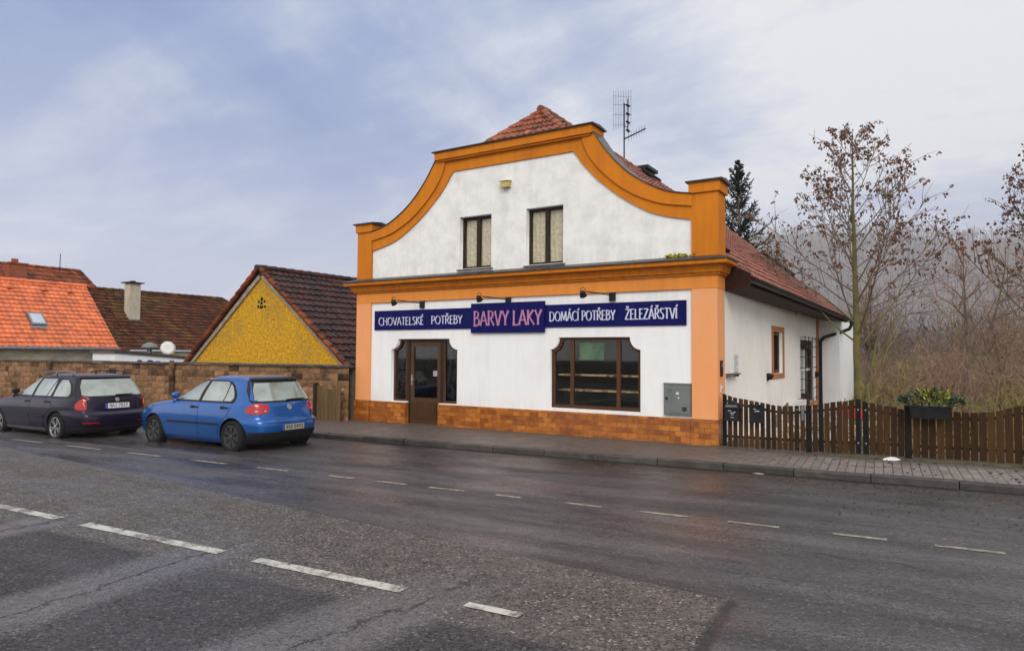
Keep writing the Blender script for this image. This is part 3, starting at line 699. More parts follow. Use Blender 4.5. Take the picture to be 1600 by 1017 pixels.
# roof
A0, B0, C0, D0 = Vector((-2.97, 12.95, 3.17)), Vector((-2.5, 25.3, 2.95)), Vector((-7.75, 28, 7.3)), Vector((-7.75, 13.7, 7.4))
q = MB(); tile_slope(q, A0, B0, C0, D0)
roof = obj('roof', q, 'tile_red_old', shop)
q = MB(); tile_slope(q, (-13.2, 25.3, 2.95), (-12.53, 12.95, 3.17), D0, C0, .24, .4); obj('left_roof_slope', q, 'tile_red', shop)
q = MB(); tile_slope(q, (-8.95, 12.62, 6.36), (-6.55, 12.62, 6.36), D0 + Vector((.01, 0, 0)), D0 - Vector((.01, 0, 0)), .2, .3, keep=lambda u, v: True); obj('hipped_front', q, 'tile_red', shop)
q = MB(); ridge_tiles(q, C0, D0 + Vector((0, -.1, .02))); ridge_tiles(q, (-6.6, 12.7, 6.42), D0 + Vector((0, 0, 0)), .09, .3); ridge_tiles(q, (-8.9, 12.7, 6.42), D0, .09, .3); obj('ridge_tiles', q, 'tile_red', roof)
q = MB()
for A, B, C, D in ((A0, B0, C0, D0),):
    N = (B - A).cross(D - A).normalized(); N = N if N.z > 0 else -N
    V = [p - N * .03 for p in (A, B, C, D)] + [p - N * .16 for p in (A, B, C, D)]
    q.add(V, [(0, 1, 2, 3), (4, 5, 6, 7), (0, 1, 5, 4), (1, 2, 6, 5), (2, 3, 7, 6), (3, 0, 4, 7)])
q.add([(SX, 12.98, 2.93), (SX, 24.79, 2.925), B0 + Vector((-.05, -.5, -.13)), A0 + Vector((-.05, .02, -.13))], [(0, 1, 2, 3)])
obj('soffit', q, 'soffit', shop)
q = MB()   # barge board closing the eave beside the cornice
q.add([(-3.36, 12.975, 3.46), A0 + Vector((.06, -.02, .06)), A0 + Vector((.06, -.02, -.19)), (-3.36, 12.975, 2.93), (-3.36, 13.02, 3.46), A0 + Vector((.06, .03, .06)), A0 + Vector((.06, .03, -.19)), (-3.36, 13.02, 2.93)], [(0, 1, 2, 3), (4, 5, 6, 7), (0, 1, 5, 4), (1, 2, 6, 5), (2, 3, 7, 6)])
obj('barge_board', q, 'soffit', shop)
q = MB()
N = Vector((.6, 0, .1))
n = 8; V = []
for P in (A0 + Vector((.07, .0, -.03)), B0 + Vector((.07, .05, -.03))):
    for i in range(n + 1):
        a = math.pi * i / n; V.append(P + Vector((-math.cos(a) * .075, 0, -math.sin(a) * .075)))
    for i in range(n, -1, -1):
        a = math.pi * i / n; V.append(P + Vector((-math.cos(a) * .069, 0, -math.sin(a) * .069)))
k = 2 * (n + 1); q.add(V, [(i, (i + 1) % k, k + (i + 1) % k, k + i) for i in range(k)])
obj('gutter', q, 'black', shop)
q = MB(); ge = B0 + Vector((.07, -.15, -.09))
q.tube([ge, ge + Vector((0, 0, -.12)), ge + Vector((-.06, -.06, -.25)), ge + Vector((-.3, -.18, -.36)), (-3.18, 24.55, 2.33), (-3.29, 24.5, 2.2), (-3.30, 24.5, 2.0), (-3.30, 24.5, 0.0)], .055, 10); obj('downpipe', q, 'black', shop, smooth=True)
def on_roof(u, v, h=0.): 
    N = (B0 - A0).cross(D0 - A0).normalized(); N = N if N.z > 0 else -N
    return A0.lerp(B0, u).lerp(D0.lerp(C0, u), v) + N * h
def roof_box(q, u, v, wu, wv, h):
    c = on_roof(u, v, h / 2); au = (on_roof(u + .01, v) - on_roof(u, v)).normalized(); av = (on_roof(u, v + .01) - on_roof(u, v)).normalized(); nn = au.cross(av).normalized()
    q.obox(c, au * wu / 2, av * wv / 2, nn * h / 2)
q = MB(); roof_box(q, .93, .45, .75, 1.5, .16); rw = obj('roof_window', q, 'black', shop)
q = MB(); roof_box(q, .93, .45, .55, 1.2, .18); obj('pane', q, 'car_glass', rw)
q = MB(); roof_box(q, .06, .16, .3, .3, .12); obj('roof_vent', q, 'soffit', shop)
q = MB(); q.obox((-7.72, 20.3, 7.52), (.22, 0, 0), (0, .45, 0), (0, 0, .05)); q.obox((-7.55, 20.2, 7.36), (.2, 0, -.17), (0, .4, 0), (.02, 0, .03)); obj('ridge_hatch', q, 'black', shop)
q = MB(); q.add([on_roof(.03, .5, .05), on_roof(.03, .86, .07), on_roof(.012, .86, .12), on_roof(.012, .5, .1)], [(0, 1, 2, 3)]); obj('parapet_flashing', q, 'zinc', shop)

# ------------------------------------------------------------------ lettering drawn with a broad nib
def _arc(pts, n=4): 
    return resample(pts, n * (len(pts) - 1))
GLY = {
 'A': (.66, [[(.02, 0), (.33, 1)], [(.33, 1), (.66, 0)], [(.13, .34), (.55, .34)]]),
 'B': (.58, [[(.1, 0), (.1, 1)], _arc([(.02, 1), (.32, .99), (.46, .86), (.42, .64), (.26, .54), (.1, .53)]), _arc([(.26, .54), (.48, .47), (.55, .28), (.46, .08), (.26, 0), (.02, 0)])]),
 'C': (.66, [_arc([(.63, .86), (.54, .97), (.38, 1.0), (.18, .90), (.06, .64), (.06, .36), (.16, .12), (.36, 0), (.54, .02), (.65, .12)])]),
 'D': (.76, [[(.1, 0), (.1, 1)], _arc([(.02, 1), (.36, .98), (.6, .84), (.70, .52), (.62, .2), (.38, .02), (.02, 0)])]),
 'E': (.52, [[(.1, 0), (.1, 1)], [(.02, .985), (.46, .985)], [(.1, .53), (.42, .53)], [(.02, .015), (.50, .015)]]),
 'H': (.74, [[(.1, 0), (.1, 1)], [(.64, 0), (.64, 1)], [(.1, .52), (.64, .52)]]),
 'I': (.22, [[(.1, 0), (.1, 1)]]),
 'K': (.62, [[(.1, 0), (.1, 1)], [(.56, 1), (.1, .48)], [(.2, .56), (.64, 0)]]),
 'L': (.50, [[(.1, 0), (.1, 1)], [(.02, .015), (.48, .015)]]),
 'M': (.86, [[(.06, 0), (.16, 1)], [(.16, 1), (.44, .1)], [(.44, .1), (.72, 1)], [(.72, 1), (.80, 0)]]),
 'O': (.80, [_arc([(.40, 1), (.18, .9), (.06, .64), (.06, .36), (.18, .1), (.40, 0), (.62, .1), (.74, .36), (.74, .64), (.62, .9), (.40, 1)])]),
 'P': (.54, [[(.1, 0), (.1, 1)], _arc([(.02, 1), (.32, .99), (.49, .86), (.48, .62), (.32, .46), (.1, .44)])]),
 'R': (.60, [[(.1, 0), (.1, 1)], _arc([(.02, 1), (.32, .99), (.48, .86), (.46, .64), (.3, .5), (.1, .48)]), [(.26, .5), (.6, 0)]]),
 'S': (.50, [_arc([(.44, .88), (.34, .98), (.18, .97), (.08, .82), (.12, .64), (.28, .52), (.42, .36), (.42, .14), (.28, 0), (.12, .02), (.03, .12)])]),
 'T': (.56, [[(.29, 0), (.29, 1)], [(.02, .985), (.56, .985)]]),
 'V': (.64, [[(.03, 1), (.33, 0)], [(.33, 0), (.63, 1)]]),
 'Y': (.58, [[(.03, 1), (.30, .46)], [(.30, .46), (.58, 1)], [(.30, .46), (.30, 0)]]),
 'Z': (.58, [[(.04, .985), (.54, .985)], [(.54, .985), (.04, .015)], [(.04, .015), (.56, .015)]]),
}
ACC = {'É': ('E', 1), 'Á': ('A', 1), 'Í': ('I', 1), 'Ř': ('R', 2), 'Ž': ('Z', 2)}
def lettering(q, txt, x, z, h, y, wscale=1., weight=1., gap=.06, dep=.004):
    """capital letters standing proud of a wall at depth y, returns end x"""
    lay = [0]
    def stroke(pts, acc=False):
        pts = [Vector((x + p[0] * h * wscale, z + p[1] * h)) for p in pts]
        n = len(pts); L = []; Rr = []
        for i, p in enumerate(pts):
            d = (pts[min(i + 1, n - 1)] - pts[max(i - 1, 0)]); d = d.normalized()
            ang = math.atan2(d.y, d.x)
            t = h * weight * (.05 + .085 * abs(math.sin(ang - R(-28)))) / 1.0
            if n == 2 and abs(d.y) > .5 and not acc:  t *= 1.0
            nrm = Vector((-d.y, d.x)); L.append(p + nrm * t / 2); Rr.append(p - nrm * t / 2)
        if n == 2 and not acc:   # waisted stem with flared ends
            m = (pts[0] + pts[1]) / 2; d = (pts[1] - pts[0]).normalized(); nrm = Vector((-d.y, d.x)); t = (L[0] - Rr[0]).length
            L = [pts[0] + nrm * t * .72, pts[0].lerp(pts[1], .15) + nrm * t * .5, pts[0].lerp(pts[1], .85) + nrm * t * .5, pts[1] + nrm * t * .72]
            Rr = [pts[0] - nrm * t * .72, pts[0].lerp(pts[1], .15) - nrm * t * .5, pts[0].lerp(pts[1], .85) - nrm * t * .5, pts[1] - nrm * t * .72]
            n = 4
        yy = y - dep - lay[0] * .0004; lay[0] += 1
        V = [(a.x, yy, a.y) for a in L] + [(a.x, yy, a.y) for a in Rr]
        V += [(a.x, y - .0005, a.y) for a in L] + [(a.x, y - .0005, a.y) for a in Rr]
        F = []
        for i in range(n - 1): F += [(i, i + 1, n + i + 1, n + i), (i, 2 * n + i, 2 * n + i + 1, i + 1), (n + i, n + i + 1, 3 * n + i + 1, 3 * n + i)]
        q.add(V, F)
    for ch in txt:
        if ch == ' ': x += .34 * h * wscale; continue
        base, a = ACC.get(ch, (ch, 0)); w, st = GLY[base]
        for s_ in st: stroke(s_)
        c = w / 2
        if a == 1: stroke([(c - .04, 1.10), (c + .13, 1.30)], True)
        if a == 2: stroke([(c - .14, 1.30), (c, 1.10)], True); stroke([(c, 1.10), (c + .14, 1.30)], True)
        x += (w + gap) * h * wscale
    return x
def text_width(txt, h, wscale, gap=.06): return sum(.34 * h * wscale if c == ' ' else (GLY[ACC.get(c, (c, 0))[0]][0] + gap) * h * wscale for c in txt) - gap * h * wscale
def fit(q, txt, x0, x1, z, h, y, **k):
    ws = (x1 - x0) / text_width(txt, h, 1.0); return lettering(q, txt, x0, z, h, y, wscale=ws, **k)

sy = FY - .03
sg = thing('shop_sign', 'long dark blue sign band with pale lettering across the shop front', 'sign', (-7.9, sy, 2.27))
q = MB(); q.box(-11.805, -3.974, sy, FY - .002, 2.27, 2.74); obj('banner', q, 'banner', sg)
q = MB()
fit(q, 'CHOVATELSKÉ', -11.66, -10.24, 2.385, .185, sy); fit(q, 'POTŘEBY', -10.02, -9.13, 2.39, .185, sy)
fit(q, 'DOMÁCÍ POTŘEBY', -6.88, -5.40, 2.40, .19, sy); fit(q, 'ŽELEZÁŘSTVÍ', -5.19, -4.14, 2.40, .20, sy)
obj('lettering', q, 'letter_white', sg)
cy_ = sy - .035
sg = thing('centre_sign_board', 'taller dark blue board with pink lettering in the middle of the sign band', 'sign', (-7.92, cy_, 2.17))
q = MB(); q.box(-8.865, -6.978, cy_, sy - .002, 2.17, 2.825); obj('board', q, 'banner', sg)
q = MB(); fit(q, 'BARVY LAKY', -8.79, -7.05, 2.33, .315, cy_); obj('lettering', q, 'letter_pink', sg)

def sign_lamp(x, z, label):
    t = thing('sign_lamp', label, 'lamp', (x, FY, z), group='spotlights over the sign')
    q = MB(); q.box(x - .06, x + .06, FY - .055, FY - .001, z - .10, z + .07); obj('wall_bracket', q, 'black', t)
    q = MB(); hx, hy, hz = x - .36, FY - .62, z + .01
    q.tube([(x - .02, FY - .056, z + .02), (hx + .05, hy + .05, hz + .05)], .012, 6); q.tube([(hx - .05, hy, hz + .02), (hx - .05, hy, hz + .10), (hx, hy, hz + .13), (hx + .05, hy, hz + .10), (hx + .05, hy, hz + .02)], .007, 5); obj('arm', q, 'black', t)
    q = MB(); M = Matrix.Translation((hx, hy, hz)) @ Matrix.Rotation(R(-140), 4, 'X')
    q.lathe([(.035, -.06), (.05, -.05), (.06, .0), (.075, .05), (.07, .055), (.05, .03)], M, 12); obj('lamp_head', q, 'black', t, smooth=True, autosmooth=40)
    q = MB(); q.lathe([(.052, .03), (.05, .04), (.01, .045)], M, 12); obj('lens', q, 'silver', t)
sign_lamp(-10.30, 2.87, 'black arm spotlight above the first words of the blue sign, nearest the shop door')
sign_lamp(-7.90, 2.87, 'black arm spotlight above the pink lettering of the middle board')
sign_lamp(-5.46, 2.87, 'black arm spotlight above the sign over the display window')

t = thing('alarm_box', 'small yellowed box mounted high on the white gable above the upper windows', 'box', (-7.97, FY, 5.34))
q = MB(); q.box(-8.06, -7.87, FY - .13, FY - .001, 5.34, 5.47); obj('housing', q, 'cream', t)
q = MB(); q.prism([(FY - .16, 5.472), (FY - .001, 5.472), (FY - .001, 5.505)], lambda y, z: (-8.09, y, z), lambda y, z: (-7.85, y, z)); obj('lid', q, 'cream', t)
t = thing('moss_clump', 'yellow green clump of moss on the cornice beside the right gable pillar', 'moss', (-4.1, FY - .1, 3.54))
q = MB()
for i in range(70):
    c = Vector((rnd.gauss(-4.1, .16), FY - rnd.uniform(.005, .08), 3.545 + abs(rnd.gauss(0, .025)))); a = Vector((rnd.uniform(-1, 1), rnd.uniform(-1, 1), rnd.uniform(-.3, .8))).normalized() * .03; b = a.orthogonal().normalized() * .02
    q.add([c - a - b, c + a - b, c + a + b, c - a + b], [(0, 1, 2, 3)])
obj('moss_tuft', q, mat('yellow_moss', (.42, .34, .01), (.25, .24, .02), .9, 6), t)

t = thing('meter_cabinet', 'flat grey metal utility cabinet set in the wall beside the orange pilaster', 'cabinet', (-4.14, FY, .57))
q = MB(); q.box(-4.40, -3.885, FY - .05, FY - .001, .585, 1.165); q.box(-4.41, -3.878, FY - .062, FY - .001, 1.167, 1.19); obj('housing', q, 'cab_grey', t)
q = MB(); q.box(-4.385, -3.90, FY - .06, FY - .0505, .635, 1.15); cd = obj('cabinet_door', q, 'cab_grey', t)
q = MB(); q.box(-4.385, -3.90, FY - .054, FY - .0505, .592, .625); obj('bottom_rail', q, 'zinc', t)
q = MB(); q.box(-4.365, -4.325, FY - .068, FY - .0605, .875, .925); obj('lock', q, 'black', cd)
q = MB(); q.add([(-4.15, FY - .0625, .985), (-4.10, FY - .0625, .985), (-4.125, FY - .0625, 1.035)], [(0, 1, 2)]); q.lathe([(.022, 0), (.022, .002)], Matrix.Translation((-4.145, FY - .061, 1.0)) @ Matrix.Rotation(R(90), 4, 'X'), 10); q.box(-4.13, -4.10, FY - .0622, FY - .0605, .905, .93); obj('sticker', q, 'paper', cd)
q = MB()
for i in range(4): q.box(-4.05 + (.02 if i == 3 else 0), -3.96 - (.02 if i == 3 else 0), FY - .0645, FY - .0605, .67 + .022 * (3 - i), .684 + .022 * (3 - i))
obj('vent', q, 'ink', cd)
q = MB(); q.box(-4.33, -4.24, FY - .0615, FY - .0605, 1.055, 1.06); q.box(-4.33, -4.25, FY - .0615, FY - .0605, 1.03, 1.034); obj('marking', q, 'ink', cd)

# small things on the pier and the side wall
px = -3.392
t = thing('intercom', 'small dark intercom slot on the inner face of the orange corner pier', 'intercom', (px, FY + .2, 1.3))
q = MB(); q.box(px + .001, px + .022, FY + .10, FY + .24, 1.33, 1.62); obj('housing', q, 'dark_wood', t)
q = MB(); q.box(px + .0225, px + .028, FY + .12, FY + .22, 1.5, 1.58); obj('speaker', q, 'zinc', t)
t = thing('doorbell', 'small white doorbell below the intercom on the orange corner pier', 'doorbell', (px, FY + .2, 1.05))
q = MB(); q.box(px + .001, px + .02, FY + .12, FY + .2, 1.04, 1.16); obj('housing', q, 'white_plastic', t)
q = MB(); q.box(px + .0205, px + .026, FY + .14, FY + .18, 1.06, 1.09); obj('button', q, 'ink', t)
t = thing('wall_notice', 'narrow pale notice strip fixed on the white side wall beside the pier', 'notice', (SX, 13.8, 1.3))
q = MB(); q.box(SX + .001, SX + .012, 13.62, 14.0, 1.33, 1.75); obj('board', q, 'paper', t)
q = MB()
for i in range(7): q.box(SX + .0125, SX + .0135, 13.68, 13.94 - .05 * (i % 3), 1.38 + i * .05, 1.395 + i * .05)
obj('print', q, 'zinc', t)
t = thing('wall_ledge', 'short pale ledge under the notice strip on the white side wall', 'ledge', (SX, 13.3, 1.3))
q = MB(); q.box(SX + .001, SX + .12, 13.05, 13.75, 1.345, 1.37); obj('board', q, 'wood_pale', t)
q = MB(); q.box(SX + .001, SX + .09, 13.06, 13.08, 1.30, 1.344); q.box(SX + .001, SX + .09, 13.7, 13.72, 1.30, 1.344); obj('bracket', q, 'zinc', t)
def wall_lamp(y, z, label):
    t = thing('wall_lamp', label, 'lamp', (SX, y, z), group='black lamps on the side wall')
    q = MB(); q.box(SX + .001, SX + .02, y - .08, y + .08, z - .10, z + .08); obj('back_plate', q, 'black', t)
    q = MB(); V = []; n = 10
    for j, (r, zz) in enumerate(((.06, -.07), (.11, .02), (.095, .06), (.03, .085))):
        for i in range(n + 1):
            a = math.pi * i / n - math.pi / 2; V.append((SX + .021 + math.cos(a) * r * 1.2, y + math.sin(a) * r, z + zz))
    q.add(V, [(j * (n + 1) + i, j * (n + 1) + i + 1, (j + 1) * (n + 1) + i + 1, (j + 1) * (n + 1) + i) for j in range(3) for i in range(n)]); obj('lamp_shade', q, 'black', t, smooth=True)
wall_lamp(16.75, 1.22, 'black half round lamp on the side wall below the small orange framed window')
wall_lamp(24.1, 1.12, 'black half round lamp between the barred window and the downpipe')
t = thing('wall_trough', 'long pale trough with a black end fixed low before the barred window', 'trough', (SX + .2, 19.7, .3))
q = MB(); q.box(SX + .001, SX + .26, 18.6, 20.6, .24, .50); obj('tray', q, 'white_plastic', t)
q = MB(); q.box(SX + .02, SX + .28, 20.601, 21.0, .28, .5); obj('end_cap', q, 'black', t)
t = thing('metal_handrail', 'short tilted grey metal rail behind the picket gate by the side wall', 'rail', (SX + .3, 17.4, 0))
q = MB(); q.tube([(SX + .2, 16.8, .02), (SX + .2, 16.8, .32), (SX + .2, 18.1, .52), (SX + .2, 18.1, .05)], .03, 6); obj('rail', q, 'zinc', t)
q = MB(); q.box(SX + .14, SX + .26, 16.75, 16.85, .32, .345); obj('end_plate', q, 'zinc', t)

# aerial
ax, ay, az = -7.72, 18.5, 7.3
t = thing('tv_aerial', 'thin grid television aerial on a mast above the tiled roof ridge', 'aerial', (ax, ay, az))
q = MB(); q.tube([(ax, ay, az - .2), (ax, ay, az + 1.78)], .022, 6); obj('mast', q, 'black', t)
q = MB(); ux, uy = .25, .97
for i in range(8):
    s_ = -.42 + .12 * i; q.tube([(ax + ux * s_ - .06, ay + uy * s_, az + .88 + .06 * i), (ax + ux * s_ - .06, ay + uy * s_, az + 2.05 + .06 * i * .6)], .006, 4)
for zz in (1.05, 1.35, 1.65, 1.9): q.tube([(ax - ux * .42 - .06, ay - uy * .42, az + zz), (ax + ux * .45 - .06, ay + uy * .45, az + zz + .2)], .006, 4)
obj('reflector_grid', q, 'zinc', t)
q = MB(); q.tube([(ax + .06, ay + .14, az + .95), (ax + .06, ay + .14, az + 1.95)], .018, 5)
for zz in (1.0, 1.25, 1.5, 1.75): q.box(ax + .03, ax + .09, ay + .05, ay + .24, az + zz - .02, az + zz + .02)
for zz in (1.1, 1.75): q.tube([(ax, ay, az + zz), (ax + .06, ay + .14, az + zz)], .012, 5)
obj('dipole_array', q, 'black', t)
q = MB(); e = Vector((.35, .8, .48)); p0 = Vector((ax, ay, az + .72)); q.tube([p0, p0 + e], .022, 5)
for i in range(7):
    p = p0 + e * (.2 + .125 * i); q.tube([p - Vector((.0, 0, .13)), p + Vector((.0, 0, .13))], .005, 4)
obj('yagi_boom', q, 'black', t)

# ------------------------------------------------------------------ fence
FZ = [(-3.33, 1.03), (-3.14, .97), (-2.75, .91), (-2.54, .87), (-2.27, .84), (-1.89, .88), (-1.66, .92), (-1.32, .975), (-1.13, 1.015), (-1.02, .975), (-.68, .91), (-.45, .875), (-.41, .91), (.0, .88), (.35, .865), (.7, .90), (.98, .99), (1.15, 1.03), (1.3, .99), (1.8, .90), (2.4, .9), (2.9, 1.03), (3.5, .9)]
def base_z(x): return interp([(-3.4, .06), (-1.9, .075), (-1.1, .10), (1.0, .125), (4, .15)], x)
fy = FY + .03
def pickets(parent, x0, x1, n, gap, m='picket', dark=(), world=True):
    w = (x1 - x0) / n
    for i in range(n):
        a, b = x0 + i * w + gap / 2, x0 + (i + 1) * w - gap / 2
        z0, z1 = base_z((a + b) / 2) + .025 + rnd.uniform(-.006, .008), interp(FZ, (a + b) / 2) + rnd.uniform(-.007, .006)
        sl = (interp(FZ, b) - interp(FZ, a)) / 2; t_ = rnd.uniform(-.006, .006); ty = rnd.uniform(-.003, .003)
        q = MB(); V = [(a, fy - .024 + ty, z0), (b, fy - .024 + ty, z0), (b + t_, fy - .024 + ty, z1 + sl), (a + t_, fy - .024 + ty, z1 - sl)]
        V += [(p[0], fy - .004 + ty, p[2]) for p in V]
        q.add(V, [(0, 1, 2, 3), (7, 6, 5, 4), (0, 4, 5, 1), (1, 5, 6, 2), (2, 6, 7, 3), (3, 7, 4, 0)], rnd.random())
        obj('picket', q, 'picket_dark' if i in dark else m, parent)
def rails(parent, x0, x1):
    for dz in ((.17, .22), None):
        q = MB(); n = 8
        for i in range(n):
            a, b = x0 + (x1 - x0) * i / n, x0 + (x1 - x0) * (i + 1) / n
            if dz: za, zb = base_z(a) + .2, base_z(b) + .2
            else: za, zb = interp(FZ, a) - .115, interp(FZ, b) - .115
            V = [(a, fy, za - .02), (b, fy, zb - .02), (b, fy, zb + .02), (a, fy, za + .02)]; V += [(p[0], fy + .035, p[2]) for p in V]
            q.add(V, [(0, 1, 2, 3), (7, 6, 5, 4), (0, 4, 5, 1), (2, 6, 7, 3), (1, 5, 6, 2), (3, 7, 4, 0)])
        obj('rail', q, 'picket_dark', parent)
def post(name, x, label, w=.045, h=None, y=fy + .05):
    q = MB(); z1 = h or interp(FZ, x) - .02; q.box(x - w, x + w, y - .09, y + .0, -.1, z1); q.box(x - w - .006, x + w + .006, y - .096, y + .006, z1 + .001, z1 + .012)
    o = obj(name, q, 'picket_dark'); tag(o, label, 'post', 'dark posts of the wooden fence'); return o
gt = thing('picket_gate', 'narrow brown picket gate with a curved top beside the orange pier, white wall showing through', 'gate', (-2.6, fy, .07))
pickets(gt, -3.335, -1.93, 15, .024, dark=(0,)); rails(gt, -3.33, -1.935)
q = MB(); q.box(-1.995, -1.955, fy - .034, fy - .0305, .62, .86); q.tube([(-1.975, fy - .034, .80), (-1.975, fy - .075, .80), (-2.10, fy - .075, .80)], .009, 6); obj('handle', q, 'zinc', gt)
post('gate_post', -1.885, 'black square post between the narrow picket gate and the wide gate', .042, .865)
g1 = thing('wide_gate_leaf', 'brown picket gate leaf rising to the meeting stiles, nearer the white house wall', 'gate', (-1.5, fy, .09))
pickets(g1, -1.83, -1.085, 8, .016, dark=(1, 7)); rails(g1, -1.825, -1.09)
g2 = thing('wide_gate_leaf', 'brown picket gate leaf sloping down from the meeting stiles to the flower box post', 'gate', (-.75, fy, .1))
pickets(g2, -1.07, -.475, 6, .012, dark=(0,)); rails(g2, -1.065, -.48)
for leaf, x in ((g1, -1.13), (g2, -1.02)):
    q = MB()
    for z in (.30, .84): q.lathe([(.012, 0), (.012, .006), (.006, .009)], Matrix.Translation((x, fy - .0285, z)) @ Matrix.Rotation(R(90), 4, 'X'), 8)
    obj('bolt', q, 'silver', leaf)
post('fence_post', -.425, 'tall black post under the end of the flower box', .048, .93)
fn = thing('picket_fence', 'brown picket fence with wavy top and narrow gaps, flower box hanging on it', 'fence', (1.5, fy, .12))
pickets(fn, -.365, 3.4, 35, .014); rails(fn, -.36, 3.4)
q = MB(); q.box(-3.34, 3.5, FY - .06, FY + .16, -.1, .075); 
V = []; 
o = obj('fence_footing', (lambda b: (b.prism([(-3.37, -.2), (3.5, -.2), (3.5, .15), (1.0, .132), (-1.1, .107), (-1.9, .085), (-3.37, .072)], lambda x, z: (x, FY - .04, z), lambda x, z: (x, FY + .2, z)), b)[1])(MB()), mat('mossy_concrete', (.11, .095, .05), (.06, .055, .02), .9, 5, .5, 30)); tag(o, 'low mossy concrete footing strip under the picket gate and fence', 'footing')
q = MB(); q.box(SX + .002, -1.25, 12.75, 27, -.4, .045); struct('yard', q, mat('pale_yard_concrete', (.62, .58, .53), (.45, .41, .37), .9, 1.5, .2, 30))
# letter boxes
t = thing('mailbox', 'black house shaped letter box with a pitched lid and white horn emblem on the gate', 'mailbox', (-3.13, fy - .1, .55))
mx0, mx1, my = -3.275, -2.985, fy - .026
q = MB(); q.box(mx0 + .02, mx1 - .02, my - .12, my, .58, .775); obj('body', q, 'black', t)
q = MB(); q.prism([(mx0 - .015, .775), (mx1 + .015, .775), ((mx0 + mx1) / 2 + .03, .905), ((mx0 + mx1) / 2 - .03, .905)], lambda x, z: (x, my - .15, z), lambda x, z: (x, my, z)); q.box(mx0 + .05, mx1 - .05, my - .157, my - .1505, .775, .80); obj('lid', q, 'blackplastic', t)
q = MB(); q.box(mx0 + .045, mx1 - .045, my - .153, my - .1507, .79, .835); obj('slot', q, 'zinc', t)
q = MB(); q.box(mx0, mx1, my - .14, my, .55, .578); obj('tray', q, 'blackplastic', t)
q = MB(); c = (mx0 + mx1) / 2 + .01
q.tube([(c - .045, my - .122, .70), (c - .02, my - .122, .695), (c + .02, my - .122, .70), (c + .05, my - .122, .715)], [.004, .004, .005, .011], 5); q.tube([(c + .022 * math.cos(a * .6), my - .122, .678 + .022 * math.sin(a * .6)) for a in range(11)], .004, 5); q.box(c - .075, c - .02, my - .1225, my - .1205, .728, .738); q.box(c - .03, c + .03, my - .1225, my - .1205, .612, .620); obj('horn_emblem', q, 'letter_white', t)
t = thing('mailbox', 'plain black square letter box on the gate, without a lid roof', 'mailbox', (-2.72, fy - .1, .55))
q = MB(); q.box(-2.835, -2.60, my - .11, my, .54, .84); obj('body', q, 'black', t)
q = MB(); q.box(-2.84, -2.595, my - .125, my, .842, .856); obj('lid', q, 'blackplastic', t)
q = MB(); q.box(-2.74, -2.66, my - .1115, my - .1105, .74, .752); q.box(-2.76, -2.72, my - .1115, my - .1105, .775, .785); obj('marking', q, 'letter_white', t)
# flower box and its greenery
t = thing('flower_box', 'black trough hanging on the picket fence filled with evergreen cuttings', 'planter', (-.12, fy - .2, .76))
q = MB(); V = []
for z, e in ((.765, .0), (.96, .035)): V += [(-.37 - e, fy - .24 - e, z), (.13 + e, fy - .24 - e, z), (.13 + e, fy - .028, z), (-.37 - e, fy - .028, z)]
q.add(V, [(0, 1, 5, 4), (1, 2, 6, 5), (2, 3, 7, 6), (3, 0, 4, 7), (0, 3, 2, 1), (4, 5, 6, 7)]); obj('trough', q, 'black', t)
q = MB(); q.box(-.3, -.26, fy - .027, fy + .02, .955, .975); q.box(.04, .08, fy - .027, fy + .02, .955, .975); obj('hook', q, 'black', t)
t = thing('evergreen_cuttings', 'green and yellowish evergreen sprigs standing in the black flower box', 'plant', (-.12, fy - .14, .95))
for m_, cnt, xr in (('leaf_dark', 420, (-.52, .30)), ('leaf_yellow', 190, (-.30, .12)), ('leaf_pale', 110, (-.55, .34))):
    q = MB()
    for i in range(cnt):
        x = rnd.uniform(*xr); e = abs((x + .12) / .42); edge_ = max(0., 1 - e ** 2.2)
        if m_ == 'leaf_pale' and e < .5: continue
        hz = .94 + rnd.random() ** .8 * (.05 + .21 * edge_) + (.05 * e if e > .8 else 0); y = fy - .14 + rnd.gauss(0, .055)
        c = Vector((x, y, hz)); d = Vector(((x + .12) * 1.7 + rnd.uniform(-.5, .5), rnd.uniform(-.9, .5), .6 + rnd.uniform(-.7, .6))).normalized(); s_ = d.orthogonal().normalized(); s_ = (Matrix.Rotation(rnd.uniform(0, 6.28), 3, d) @ s_)
        l, w = rnd.uniform(.05, .095), rnd.uniform(.010, .022); up = d.cross(s_) * w * .4
        q.add([c, c + d * l * .4 + s_ * w, c + d * l, c + d * l * .4 - s_ * w, c + d * l * .45 + up], [(0, 1, 4), (1, 2, 4), (2, 3, 4), (3, 0, 4)])
    obj({'leaf_dark': 'dark_leaves', 'leaf_yellow': 'yellow_leaves', 'leaf_pale': 'pale_leaves'}[m_], q, m_, t)
def snow(x, y, w, d, h, z, label):
    q = MB(); n = 14; V = [(x, y, z + h)]
    for r_, hh in ((.45, .8), (.8, .4), (1.0, 0)):
        for i in range(n):
            a = 2 * math.pi * i / n; k_ = 1 + .22 * math.sin(2 * a + x) + .12 * math.sin(5 * a) + rnd.uniform(-.1, .1); V.append((x + math.cos(a) * w * r_ * k_, y + math.sin(a) * d * r_ * k_, z + h * hh * rnd.uniform(.75, 1.2) - (.01 if hh == 0 else 0)))
    F = [(0, 1 + i, 1 + (i + 1) % n) for i in range(n)] + [(1 + j * n + i, 1 + (j + 1) * n + i, 1 + (j + 1) * n + (i + 1) % n, 1 + j * n + (i + 1) % n) for j in range(2) for i in range(n)]
    q.add(V, F); o = obj('snow_patch', q, 'snow' if w > .12 else 'dirty_snow', smooth=True); tag(o, label, 'snow', 'leftover snow')
snow(-.655, 12.36, .15, .10, .055, .085, 'small white heap of old snow at the foot of the fence')
